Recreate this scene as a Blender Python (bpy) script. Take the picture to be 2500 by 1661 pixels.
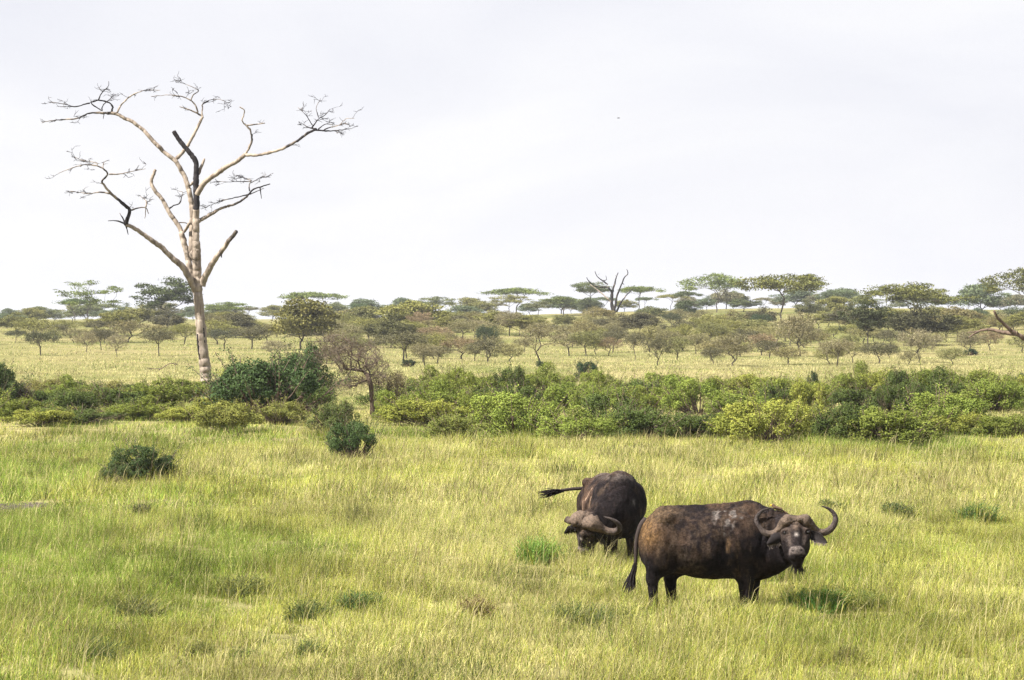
import bpy, math, random
import numpy as np
from mathutils import Vector, Matrix

# ------------------------------------------------------------------ camera, sky, sun, exposure
for o in list(bpy.data.objects):
    bpy.data.objects.remove(o)
sc = bpy.context.scene
COL = sc.collection
CAM_H, F_PX, HORIZON = 3.76, 8333.0, 775.0          # metres, focal length and horizon row in photograph pixels
cam_d = bpy.data.cameras.new('camera')
cam = bpy.data.objects.new('camera', cam_d)
COL.objects.link(cam)
cam_d.lens = 120.0
cam_d.sensor_width = 36.0
cam_d.clip_start = 0.5
cam_d.clip_end = 12000
cam.location = (0, 0, CAM_H)
cam.rotation_euler = (math.radians(90) - math.atan(55.5 / F_PX), 0, 0)
sc.camera = cam

SUN_DIR = Vector((-0.80, -0.38, 1.05)).normalized()  # towards the sun
world = bpy.data.worlds.new('World')
sc.world = world
world.use_nodes = True
wn, wl = world.node_tree.nodes, world.node_tree.links
wn.clear()
w_out = wn.new('ShaderNodeOutputWorld')
w_bg = wn.new('ShaderNodeBackground')
w_sky = wn.new('ShaderNodeTexSky')
w_sky.sky_type = 'NISHITA'
w_sky.sun_disc = False
w_sky.sun_elevation = math.asin(SUN_DIR.z)
w_sky.sun_rotation = math.atan2(SUN_DIR.x, SUN_DIR.y)
w_sc = wn.new('ShaderNodeVectorMath'); w_sc.operation = 'SCALE'; w_sc.inputs['Scale'].default_value = 0.08
w_tc = wn.new('ShaderNodeTexCoord')
w_map = wn.new('ShaderNodeMapping'); w_map.inputs['Scale'].default_value = (1, 1, 2.6)
w_map.inputs['Rotation'].default_value = (0, math.radians(9), 0)
w_n1 = wn.new('ShaderNodeTexNoise'); w_n1.inputs['Scale'].default_value = 6.5
w_n1.inputs['Detail'].default_value = 5; w_n1.inputs['Roughness'].default_value = 0.5
w_n1.inputs['Distortion'].default_value = 0.6
w_rp = wn.new('ShaderNodeValToRGB')
w_rp.color_ramp.elements[0].position = 0.34; w_rp.color_ramp.elements[0].color = (0.845, 0.85, 0.915, 1)
w_rp.color_ramp.elements[1].position = 0.66; w_rp.color_ramp.elements[1].color = (0.965, 0.96, 0.98, 1)
w_mid = w_rp.color_ramp.elements.new(0.5); w_mid.color = (0.905, 0.905, 0.955, 1)
w_mix = wn.new('ShaderNodeMixRGB'); w_mix.inputs['Fac'].default_value = 0.94
wl.new(w_tc.outputs['Generated'], w_map.inputs['Vector'])
wl.new(w_map.outputs['Vector'], w_n1.inputs['Vector'])
wl.new(w_n1.outputs['Fac'], w_rp.inputs['Fac'])
wl.new(w_sky.outputs['Color'], w_sc.inputs[0])
wl.new(w_sc.outputs['Vector'], w_mix.inputs['Color1'])
wl.new(w_rp.outputs['Color'], w_mix.inputs['Color2'])
wl.new(w_mix.outputs['Color'], w_bg.inputs['Color'])
w_bg.inputs['Strength'].default_value = 0.350
wl.new(w_bg.outputs['Background'], w_out.inputs['Surface'])

sun_d = bpy.data.lights.new('sun', 'SUN')
sun_d.energy = 5.0
sun_d.angle = math.radians(0.6)
sun_d.color = (1.0, 0.95, 0.86)
sun = bpy.data.objects.new('sun', sun_d)
COL.objects.link(sun)
sun.location = (-60, -30, 80)
sun.rotation_euler = SUN_DIR.to_track_quat('Z', 'Y').to_euler()

sc.view_settings.view_transform = 'Standard'
sc.view_settings.look = 'None'
sc.view_settings.gamma = 1.0
sc.view_settings.use_curve_mapping = False
sc.view_settings.exposure = 1.60
sc.render.engine = 'CYCLES'
cy = sc.cycles
cy.max_bounces = 5
cy.diffuse_bounces = 1
cy.glossy_bounces = 1
cy.transmission_bounces = 3
cy.transparent_max_bounces = 4
cy.volume_bounces = 0
cy.use_denoising = True
cy.denoiser = 'OPENIMAGEDENOISE'
cy.denoising_input_passes = 'RGB_ALBEDO_NORMAL'
cy.denoising_prefilter = 'NONE'
cy.use_adaptive_sampling = True
cy.adaptive_threshold = 0.02
cy.caustics_reflective = False
cy.caustics_refractive = False
cy.sample_clamp_indirect = 4.0

# ------------------------------------------------------------------ helpers
def tag(o, label=None, cat=None, group=None, kind=None):
    if label: o['label'] = label
    if cat: o['category'] = cat
    if group: o['group'] = group
    if kind: o['kind'] = kind
    return o

def empty(name, loc, rz=0.0):
    o = bpy.data.objects.new(name, None)
    COL.objects.link(o)
    o.empty_display_size = 0.2
    o.location = loc
    o.rotation_euler = (0, 0, rz)
    return o

def link(name, me, parent=None, mat=None):
    o = bpy.data.objects.new(name, me)
    COL.objects.link(o)
    if parent is not None:
        o.parent = parent
    if mat is not None and len(me.materials) == 0:
        me.materials.append(mat)
    return o

def raw_mesh(name, verts, polys, attrs=None, smooth=False, mat=None):
    """polys: list of int arrays (n,3) and/or (n,4); attrs: {name: (n,) or (n,3) per vertex}"""
    me = bpy.data.meshes.new(name)
    verts = np.ascontiguousarray(verts, dtype=np.float32)
    me.vertices.add(len(verts))
    me.vertices.foreach_set('co', verts.ravel())
    polys = [np.asarray(p, dtype=np.int32) for p in polys if len(p)]
    loops = np.concatenate([p.ravel() for p in polys])
    sizes = np.concatenate([np.full(len(p), p.shape[1], dtype=np.int32) for p in polys])
    starts = np.concatenate([[0], np.cumsum(sizes)[:-1]]).astype(np.int32)
    me.loops.add(len(loops))
    me.loops.foreach_set('vertex_index', loops)
    me.polygons.add(len(sizes))
    me.polygons.foreach_set('loop_start', starts)
    me.update(calc_edges=True)
    if smooth:
        me.polygons.foreach_set('use_smooth', np.ones(len(sizes), dtype=bool))
    for k, a in (attrs or {}).items():
        a = np.asarray(a, dtype=np.float32)
        if a.ndim == 1:
            at = me.attributes.new(k, 'FLOAT', 'POINT')
            at.data.foreach_set('value', a)
        else:
            at = me.attributes.new(k, 'FLOAT_COLOR', 'POINT')
            rgba = np.ones((len(a), 4), dtype=np.float32)
            rgba[:, :3] = a
            at.data.foreach_set('color', rgba.ravel())
    if mat is not None:
        me.materials.append(mat)
    return me

class Geo:
    """collects vertices and faces of one part"""
    def __init__(self):
        self.v, self.t, self.q, self.a, self.n = [], [], [], [], 0
    def add(self, v, tris=None, quads=None, attr=0.0):
        v = np.asarray(v, dtype=np.float32)
        self.v.append(v)
        if tris is not None and len(tris): self.t.append(np.asarray(tris, dtype=np.int32) + self.n)
        if quads is not None and len(quads): self.q.append(np.asarray(quads, dtype=np.int32) + self.n)
        a = np.asarray(attr, dtype=np.float32)
        self.a.append(np.full(len(v), float(a)) if a.ndim == 0 else a)
        self.n += len(v)
    def mesh(self, name, mat=None, smooth=False, attr='rnd'):
        polys = []
        if self.t: polys.append(np.concatenate(self.t))
        if self.q: polys.append(np.concatenate(self.q))
        return raw_mesh(name, np.concatenate(self.v), polys, {attr: np.concatenate(self.a)}, smooth, mat)

def norm(v):
    return v / np.maximum(np.linalg.norm(v, axis=-1, keepdims=True), 1e-9)

def tube(g, pts, rad, sides=6, attr=0.0, cap=True):
    pts = np.asarray(pts, dtype=float)
    rad = np.asarray(rad, dtype=float)
    n = len(pts)
    tan = norm(np.gradient(pts, axis=0))
    ref = np.array([0.31, 0.9, 0.17]) if abs(tan[0] @ np.array([0.31, 0.9, 0.17])) < 0.85 else np.array([1.0, 0, 0])
    u = norm(np.cross(tan, ref)); w = np.cross(tan, u)
    ang = np.linspace(0, 2 * np.pi, sides, endpoint=False)
    ring = u[:, None, :] * np.cos(ang)[None, :, None] + w[:, None, :] * np.sin(ang)[None, :, None]
    v = pts[:, None, :] + ring * rad[:, None, None]
    i = np.arange(n - 1)[:, None] * sides
    j = np.arange(sides)[None, :]
    k = (np.arange(sides) + 1)[None, :] % sides
    q = np.stack([i + j, i + k, i + sides + k, i + sides + j], -1).reshape(-1, 4)
    v = v.reshape(-1, 3)
    a = np.asarray(attr, dtype=float)
    if a.ndim == 1: a = np.repeat(a, sides)
    t = None
    if cap:
        v = np.vstack([v, pts[-1] + tan[-1] * rad[-1] * 0.4])
        e = (n - 1) * sides
        t = np.array([[e + s, e + (s + 1) % sides, n * sides] for s in range(sides)])
        if a.ndim == 1: a = np.append(a, a[-1])
    g.add(v, t, q, a)

def quads_at(g, c, d, w, attr):
    """leaf faces: centre c, half length vector d, half width vector w"""
    v = np.stack([c - d, c - d * 0.1 + w, c + d, c - d * 0.1 - w], 1).reshape(-1, 3)
    q = np.arange(len(c) * 4).reshape(-1, 4)
    g.add(v, None, q, np.repeat(attr, 4))

# value noise ---------------------------------------------------------------
def _hash(ix, iy, iz, seed):
    h = (ix.astype(np.int64) * 374761393 + iy.astype(np.int64) * 668265263 + iz.astype(np.int64) * 2147483647 + seed * 144665) & 0xffffffff
    h = ((h ^ (h >> 13)) * 1274126177) & 0xffffffff
    h = (h ^ (h >> 16)) & 0xffffffff
    return h / 4294967295.0
def vnoise(x, y, z=None, seed=0):
    x = np.asarray(x, dtype=float); y = np.asarray(y, dtype=float)
    z = np.zeros_like(x) if z is None else np.asarray(z, dtype=float)
    ix, iy, iz = np.floor(x), np.floor(y), np.floor(z)
    fx, fy, fz = x - ix, y - iy, z - iz
    fx, fy, fz = [f * f * (3 - 2 * f) for f in (fx, fy, fz)]
    r = 0
    for a in (0, 1):
        for b in (0, 1):
            for c in (0, 1):
                r = r + _hash(ix + a, iy + b, iz + c, seed) * (fx if a else 1 - fx) * (fy if b else 1 - fy) * (fz if c else 1 - fz)
    return r
def fbm(x, y, z=None, seed=0, octv=3):
    s, amp, tot = 0, 1.0, 0
    for k in range(octv):
        f = 2 ** k
        s = s + amp * vnoise(x * f, y * f, None if z is None else z * f, seed + k)
        tot += amp; amp *= 0.5
    return s / tot
def sstep(a, b, x):
    t = np.clip((np.asarray(x, dtype=float) - a) / (b - a), 0, 1)
    return t * t * (3 - 2 * t)

# terrain -------------------------------------------------------------------
def ground_z(x, y):
    x = np.asarray(x, dtype=float); y = np.asarray(y, dtype=float)
    px = 1250 + x / 850.0 * F_PX
    crest = np.interp(px, [-4000, 0, 900, 1300, 1600, 1950, 2300, 2700, 6000], [2.2, 2.6, 2.9, 4.2, 5.3, 6.2, 6.0, 5.4, 4.0])
    z = crest * sstep(230, 850, y) * (1 - 0.6 * sstep(1000, 3200, y))
    und = (fbm(x * 0.035, y * 0.035, seed=5) - 0.5) * 0.5 * sstep(20, 90, y)
    und = und + (fbm(x * 0.25, y * 0.25, seed=9) - 0.5) * 0.16
    far = (fbm(x * 0.006, y * 0.006, seed=15) - 0.5) * 2.2 * sstep(260, 520, y)
    return z + und + far

def at(px, py, dmax=860.0):
    """the point where the ray through a photograph pixel meets the ground"""
    d = np.exp(np.linspace(math.log(25), math.log(dmax), 1500))
    x = (px - 1250) / F_PX * d
    z = CAM_H - (py - HORIZON) / F_PX * d
    below = np.nonzero(z < ground_z(x, d))[0]
    k = below[0] if len(below) else len(d) - 1
    return float(x[k]), float(d[k]), float(ground_z(x[k], d[k]))

def spot(px, y):
    x = (px - 1250) / F_PX * y
    return float(x), float(y), float(ground_z(x, y))

# materials -----------------------------------------------------------------
def new_mat(name):
    m = bpy.data.materials.new(name)
    m.use_nodes = True
    nt = m.node_tree
    nt.nodes.clear()
    return m, nt.nodes, nt.links, nt.nodes.new('ShaderNodeOutputMaterial')

def mat_leaf(name, use_obj_color=True, col=(1, 1, 1), trans=0.3, lo=0.62, hi=1.35):
    """leaf colour from the object's own tint, each leaf a little different, light coming through"""
    m, N, L, out = new_mat(name)
    at_ = N.new('ShaderNodeAttribute'); at_.attribute_name = 'rnd'
    mr = N.new('ShaderNodeMapRange'); mr.inputs['To Min'].default_value = lo * .90; mr.inputs['To Max'].default_value = hi * .90
    L.new(at_.outputs['Fac'], mr.inputs['Value'])
    if use_obj_color:
        oi = N.new('ShaderNodeObjectInfo'); csrc = oi.outputs['Color']
    else:
        rgb = N.new('ShaderNodeRGB'); rgb.outputs[0].default_value = (*col, 1); csrc = rgb.outputs[0]
    hs = N.new('ShaderNodeHueSaturation')
    hm = N.new('ShaderNodeMapRange'); hm.inputs['To Min'].default_value = 0.515; hm.inputs['To Max'].default_value = 0.487
    L.new(at_.outputs['Fac'], hm.inputs['Value'])
    L.new(hm.outputs['Result'], hs.inputs['Hue'])
    L.new(mr.outputs['Result'], hs.inputs['Value'])
    L.new(csrc, hs.inputs['Color'])
    d = N.new('ShaderNodeBsdfDiffuse'); t = N.new('ShaderNodeBsdfTranslucent')
    L.new(hs.outputs['Color'], d.inputs['Color'])
    L.new(hs.outputs['Color'], t.inputs['Color'])
    mx = N.new('ShaderNodeMixShader'); mx.inputs['Fac'].default_value = trans
    L.new(d.outputs[0], mx.inputs[1]); L.new(t.outputs[0], mx.inputs[2])
    L.new(mx.outputs[0], out.inputs['Surface'])
    return m

def mat_grass(name, trans=0.35):
    m, N, L, out = new_mat(name)
    a = N.new('ShaderNodeAttribute'); a.attribute_name = 'col'
    d = N.new('ShaderNodeBsdfDiffuse'); t = N.new('ShaderNodeBsdfTranslucent')
    L.new(a.outputs['Color'], d.inputs['Color']); L.new(a.outputs['Color'], t.inputs['Color'])
    mx = N.new('ShaderNodeMixShader'); mx.inputs['Fac'].default_value = trans
    L.new(d.outputs[0], mx.inputs[1]); L.new(t.outputs[0], mx.inputs[2])
    L.new(mx.outputs[0], out.inputs['Surface'])
    return m

def mat_bark(name, c1, c2, scale=6.0, stretch=0.15, bump=0.4, burnt=None):
    m, N, L, out = new_mat(name)
    tc = N.new('ShaderNodeTexCoord'); mp = N.new('ShaderNodeMapping')
    mp.inputs['Scale'].default_value = (1, 1, stretch)
    L.new(tc.outputs['Object'], mp.inputs['Vector'])
    n = N.new('ShaderNodeTexNoise'); n.inputs['Scale'].default_value = scale; n.inputs['Detail'].default_value = 6
    n.inputs['Roughness'].default_value = 0.65
    L.new(mp.outputs['Vector'], n.inputs['Vector'])
    r = N.new('ShaderNodeValToRGB')
    r.color_ramp.elements[0].position = 0.35; r.color_ramp.elements[0].color = (*c1, 1)
    r.color_ramp.elements[1].position = 0.62; r.color_ramp.elements[1].color = (*c2, 1)
    L.new(n.outputs['Fac'], r.inputs['Fac'])
    col = r.outputs['Color']
    if burnt:
        a = N.new('ShaderNodeAttribute'); a.attribute_name = 'rnd'
        n2 = N.new('ShaderNodeTexNoise'); n2.inputs['Scale'].default_value = 2.2; n2.inputs['Detail'].default_value = 5
        L.new(mp.outputs['Vector'], n2.inputs['Vector'])
        ad = N.new('ShaderNodeMath'); ad.operation = 'ADD'
        sb = N.new('ShaderNodeMath'); sb.operation = 'MULTIPLY_ADD'; sb.inputs[1].default_value = 0.9; sb.inputs[2].default_value = -0.45
        L.new(n2.outputs['Fac'], sb.inputs[0])
        L.new(a.outputs['Fac'], ad.inputs[0]); L.new(sb.outputs[0], ad.inputs[1])
        r2 = N.new('ShaderNodeValToRGB')
        r2.color_ramp.elements[0].position = 0.36; r2.color_ramp.elements[0].color = (0, 0, 0, 1)
        r2.color_ramp.elements[1].position = 0.56; r2.color_ramp.elements[1].color = (1, 1, 1, 1)
        L.new(ad.outputs[0], r2.inputs['Fac'])
        mx = N.new('ShaderNodeMixRGB'); mx.inputs['Color2'].default_value = (*burnt, 1)
        L.new(r2.outputs['Color'], mx.inputs['Fac']); L.new(col, mx.inputs['Color1'])
        col = mx.outputs['Color']
    b = N.new('ShaderNodeBsdfPrincipled'); b.inputs['Roughness'].default_value = 0.85
    b.inputs['Specular IOR Level'].default_value = 0.2
    L.new(col, b.inputs['Base Color'])
    bp = N.new('ShaderNodeBump'); bp.inputs['Strength'].default_value = bump; bp.inputs['Distance'].default_value = 0.05
    L.new(n.outputs['Fac'], bp.inputs['Height']); L.new(bp.outputs['Normal'], b.inputs['Normal'])
    L.new(b.outputs[0], out.inputs['Surface'])
    return m

M_LEAF = mat_leaf('leaf_tint', trans=0.12, lo=.60, hi=1.20)
M_TWIG = mat_leaf('twig_tint', trans=0.12, lo=0.55, hi=1.4)
M_GRASS = mat_grass('grass_blades')
M_BARK = mat_bark('grey_bark', (0.035, 0.028, 0.022), (0.12, 0.10, 0.08))
M_BARKP = mat_bark('pale_bark', (0.125, 0.097, 0.076), (0.33, 0.275, 0.225), scale=5, burnt=(0.018, 0.015, 0.016), bump=0.5)
M_BARKB = mat_bark('brown_bark', (0.05, 0.034, 0.026), (0.15, 0.105, 0.08))

# ------------------------------------------------------------------ ground
def build_ground():
    ys = np.concatenate([np.linspace(-40, 28, 8), np.exp(np.linspace(math.log(30), math.log(6000), 210))])
    us = np.linspace(-1, 1, 111)
    us = np.sign(us) * np.abs(us) ** 1.5
    Y = np.repeat(ys[:, None], len(us), 1)
    X = us[None, :] * (np.maximum(Y, 0) * 0.75 + 60)
    Z = ground_z(X, Y)
    v = np.stack([X, Y, Z], -1).reshape(-1, 3)
    ny, nx = Y.shape
    i = np.arange(ny - 1)[:, None] * nx; j = np.arange(nx - 1)[None, :]
    q = np.stack([i + j, i + j + 1, i + nx + j + 1, i + nx + j], -1).reshape(-1, 4)
    m, N, L, out = new_mat('savanna_ground')
    tc = N.new('ShaderNodeTexCoord')
    n1 = N.new('ShaderNodeTexNoise'); n1.inputs['Scale'].default_value = 0.035; n1.inputs['Detail'].default_value = 6
    n2 = N.new('ShaderNodeTexNoise'); n2.inputs['Scale'].default_value = 1.4; n2.inputs['Detail'].default_value = 5
    L.new(tc.outputs['Object'], n1.inputs['Vector']); L.new(tc.outputs['Object'], n2.inputs['Vector'])
    r1 = N.new('ShaderNodeValToRGB')
    r1.color_ramp.elements[0].position = 0.36; r1.color_ramp.elements[0].color = (0.120, 0.128, 0.044, 1)
    r1.color_ramp.elements[1].position = 0.6; r1.color_ramp.elements[1].color = (0.205, 0.180, 0.085, 1)
    L.new(n1.outputs['Fac'], r1.inputs['Fac'])
    r2 = N.new('ShaderNodeValToRGB')
    r2.color_ramp.elements[0].position = 0.3; r2.color_ramp.elements[0].color = (0.6, 0.6, 0.6, 1)
    r2.color_ramp.elements[1].position = 0.68; r2.color_ramp.elements[1].color = (1.2, 1.2, 1.2, 1)
    L.new(n2.outputs['Fac'], r2.inputs['Fac'])
    mu = N.new('ShaderNodeMixRGB'); mu.blend_type = 'MULTIPLY'; mu.inputs['Fac'].default_value = 1
    L.new(r1.outputs['Color'], mu.inputs['Color1']); L.new(r2.outputs['Color'], mu.inputs['Color2'])
    d = N.new('ShaderNodeBsdfDiffuse')
    L.new(mu.outputs['Color'], d.inputs['Color'])
    bp = N.new('ShaderNodeBump'); bp.inputs['Strength'].default_value = 0.8; bp.inputs['Distance'].default_value = 0.3
    L.new(n2.outputs['Fac'], bp.inputs['Height']); L.new(bp.outputs['Normal'], d.inputs['Normal'])
    L.new(d.outputs[0], out.inputs['Surface'])
    tag(link('ground', raw_mesh('ground', v, [q], smooth=True, mat=m)), 'grassy savanna plain rising gently to a far ridge', 'ground', kind='structure')
build_ground()

# ------------------------------------------------------------------ tree tools
def skeleton(root, trunk, targets, rng, r_tip=0.012, expo=2.3, step=0.5, bias=0.35, wig=0.08, lift=0.15, r_max=None):
    """joins every target to the nearest suitable place of the growing tree; returns chains of (points, radii)"""
    pos = [np.array(p, dtype=float) for p in trunk]
    par = [-1] + list(range(len(trunk) - 1))
    plen = [0.0]
    for k in range(1, len(trunk)): plen.append(plen[-1] + np.linalg.norm(pos[k] - pos[k - 1]))
    first = len(trunk) - 1
    top = pos[-1]
    order = np.argsort([np.linalg.norm(t - top) for t in targets])
    tips = []
    for ti in order:
        t = np.asarray(targets[ti], dtype=float)
        P = np.array(pos[first:]); PL = np.array(plen[first:])
        dv = t - P
        dist = np.linalg.norm(dv, axis=1)
        cost = dist + bias * PL + np.where(dv[:, 2] < -0.2 * dist, dist * 0.7, 0)
        k = int(np.argmin(cost)) + first
        n = max(2, int(math.ceil(dist[k - first] / step)))
        p0 = pos[k]
        d0 = pos[k] - pos[par[k]] if par[k] >= 0 else np.array([0, 0, 1.0])
        d0 = d0 / max(np.linalg.norm(d0), 1e-6)
        L = dist[k - first]
        c1 = p0 + (d0 * 0.45 + (t - p0) / L * 0.35) * L * 0.5 + np.array([0, 0, -lift * L * 0.4])
        prev = k
        for s in range(1, n + 1):
            u = s / n
            q = (1 - u) ** 2 * p0 + 2 * u * (1 - u) * c1 + u * u * t
            if s < n: q = q + rng.normal(0, wig * L / n + 0.02 * wig, 3)
            pos.append(q); par.append(prev)
            plen.append(plen[prev] + np.linalg.norm(q - pos[prev]))
            prev = len(pos) - 1
        tips.append(prev)
    n = len(pos)
    acc = np.zeros(n)
    kids = [[] for _ in range(n)]
    for k in range(1, n): kids[par[k]].append(k)
    rad = np.zeros(n)
    for k in range(n - 1, -1, -1):
        if not kids[k]: rad[k] = r_tip
        else: rad[k] = (sum(rad[c] ** expo for c in kids[k])) ** (1 / expo) * 1.004
    if r_max: rad *= min(1.0, r_max / rad[0]) if rad[0] > r_max else 1.0
    rad = np.maximum(rad, r_tip * 0.6)
    chains = []
    stack = [(0, None)]
    while stack:
        s, pr = stack.pop()
        ch = ([pr] if pr is not None else []) + [s]
        cur = s
        while kids[cur]:
            ks = sorted(kids[cur], key=lambda c: -rad[c])
            for o in ks[1:]: stack.append((o, cur))
            cur = ks[0]; ch.append(cur)
        r = rad[ch].copy()
        if pr is not None: r[0] = min(r[0], r[1] * 1.25)
        chains.append((np.array([pos[c] for c in ch]), r))
    return chains

def tubes_mesh(name, chains, mat, sides=6, thin=3, attr=0.0):
    g = Geo()
    for p, r in chains:
        if len(p) < 2: continue
        tube(g, p, r, sides if r[0] > 0.05 else thin, attr, cap=True)
    return g.mesh(name, mat, smooth=True)

def rand_dir(rng, n, up=0.0):
    v = rng.normal(0, 1, (n, 3)); v[:, 2] += up
    return norm(v)

def leaves(g, rng, centres, spread, per, size, flat=0.5, attr_mul=1.0, up=0.7):
    """a cloud of small leaf faces round each centre"""
    c = np.repeat(centres, per, axis=0)
    sp = np.repeat(np.atleast_2d(spread) if np.ndim(spread) > 1 else np.tile(spread, (len(centres), 1)), per, axis=0)
    off = rand_dir(rng, len(c)) * (rng.random((len(c), 1)) ** 0.45)
    c = c + off * sp
    nrm = rand_dir(rng, len(c), up)
    d = norm(np.cross(nrm, rand_dir(rng, len(c))))
    w = np.cross(nrm, d)
    s = size * (0.6 + 0.8 * rng.random((len(c), 1)))
    lob = np.repeat(rng.random(len(centres)), per)
    quads_at(g, c, d * s, w * s * flat, np.clip(0.55 * rng.random(len(c)) + 0.45 * lob, 0, 1) * attr_mul)

def make_umbrella(seed, W=10.0, H=8.0, drop=1.6, pads=44, tiers=1, trunk_h=0.34, forks=3, leafn=75, lean=(0, 0), gap=0.0, padr=0.13, thick=0.40):
    """flat-topped acacia"""
    rng = np.random.default_rng(seed)
    R = W / 2
    tgt = []
    for k in range(pads):
        tier = rng.integers(0, tiers)
        rho = R * 0.9 * math.sqrt(rng.random()) * (1 - 0.15 * (tier > 0))
        th = rng.random() * 2 * math.pi
        lob = 0.85 + 0.3 * math.sin(th * 3 + seed)
        x, y = rho * math.cos(th) * lob, rho * math.sin(th) * lob
        z = H - 0.2 - drop * (rho / R) ** 2 - tier * H * 0.15 - rng.random() * 0.09 * H
        tgt.append((x + lean[0], y + lean[1], z))
    tgt = np.array(tgt)
    th = trunk_h * H
    tr = [(0, 0, -0.3), (0.04 * W * rng.normal() * 0.3, 0, th * 0.35), (lean[0] * 0.25 + rng.normal() * 0.1, lean[1] * 0.25, th * 0.75), (lean[0] * 0.4, lean[1] * 0.4, th)]
    ch = skeleton(None, tr, tgt - np.array([0, 0, 0.2]), rng, r_tip=0.02, step=0.8, bias=0.3, wig=0.16, expo=2.25, r_max=0.035 * H + 0.04)
    wood = tubes_mesh('umbrella_trunk', ch, M_BARK, 7, 4)
    g = Geo()
    pr = W * padr * (0.7 + 0.6 * rng.random((len(tgt), 1)))
    sp = np.hstack([pr, pr, pr * thick])
    leaves(g, rng, tgt, sp, int(leafn * 1.5), 0.14, 0.55, up=1.2)
    sub = tgt[rng.integers(0, len(tgt), len(tgt))] + rng.normal(0, 1, (len(tgt), 3)) * np.array([W * 0.05, W * 0.05, 0.12]) + np.array([0, 0, 0.1])
    leaves(g, rng, sub, np.array([W * 0.05, W * 0.05, W * 0.013]), leafn // 2, 0.11, 0.55, up=1.2)
    return wood, g.mesh('umbrella_crown', M_LEAF), W, H

def make_thorn(seed, W=3.2, H=2.6, trunk_h=0.22, tips=90, leafn=16, twigs=12, flat=0.75, vase=0.0, dens=1.0):
    """grey twiggy thorn tree: many fine twigs, sparse small leaves"""
    rng = np.random.default_rng(seed)
    R = W / 2
    u = rand_dir(rng, tips, 0.35)
    r = rng.random((tips, 1)) ** 0.4
    cz = H * (0.66 - 0.06 * vase)
    tgt = u * r * np.array([R * 0.95, R * 0.95, H * 0.34 * flat / 0.75]) + np.array([0, 0, cz])
    rho = np.hypot(tgt[:, 0], tgt[:, 1]) / R
    tgt[:, 2] = np.maximum(tgt[:, 2], H * (0.25 + 0.28 * rho))
    tgt[:, 2] += rng.normal(0, 0.05, tips)
    th = trunk_h * H
    tr = [(0, 0, -0.2), (rng.normal() * 0.05, rng.normal() * 0.05, th * 0.5), (rng.normal() * 0.1, rng.normal() * 0.1, th)]
    ch = skeleton(None, tr, tgt, rng, r_tip=0.009, step=0.3, bias=0.4, wig=0.2, expo=2.3, r_max=0.035 * H + 0.015)
    wood = tubes_mesh('thorn_trunk', ch, M_BARK, 6, 3)
    g = Geo()
    c = np.repeat(tgt, twigs, axis=0)
    n = len(c)
    d = rand_dir(rng, n, 0.15)
    c = c + rand_dir(rng, n) * rng.random((n, 1)) * 0.28
    w = norm(np.cross(d, rand_dir(rng, n)))
    s = 0.10 + 0.14 * rng.random((n, 1))
    quads_at(g, c, d * s, w * 0.010, 0.35 * rng.random(n))
    leaves(g, rng, tgt, np.array([0.40, 0.40, 0.26]) * W / 3.2, int(leafn * dens), 0.042, 0.6, up=0.6)
    return wood, g.mesh('thorn_crown', M_TWIG), W, H

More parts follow.
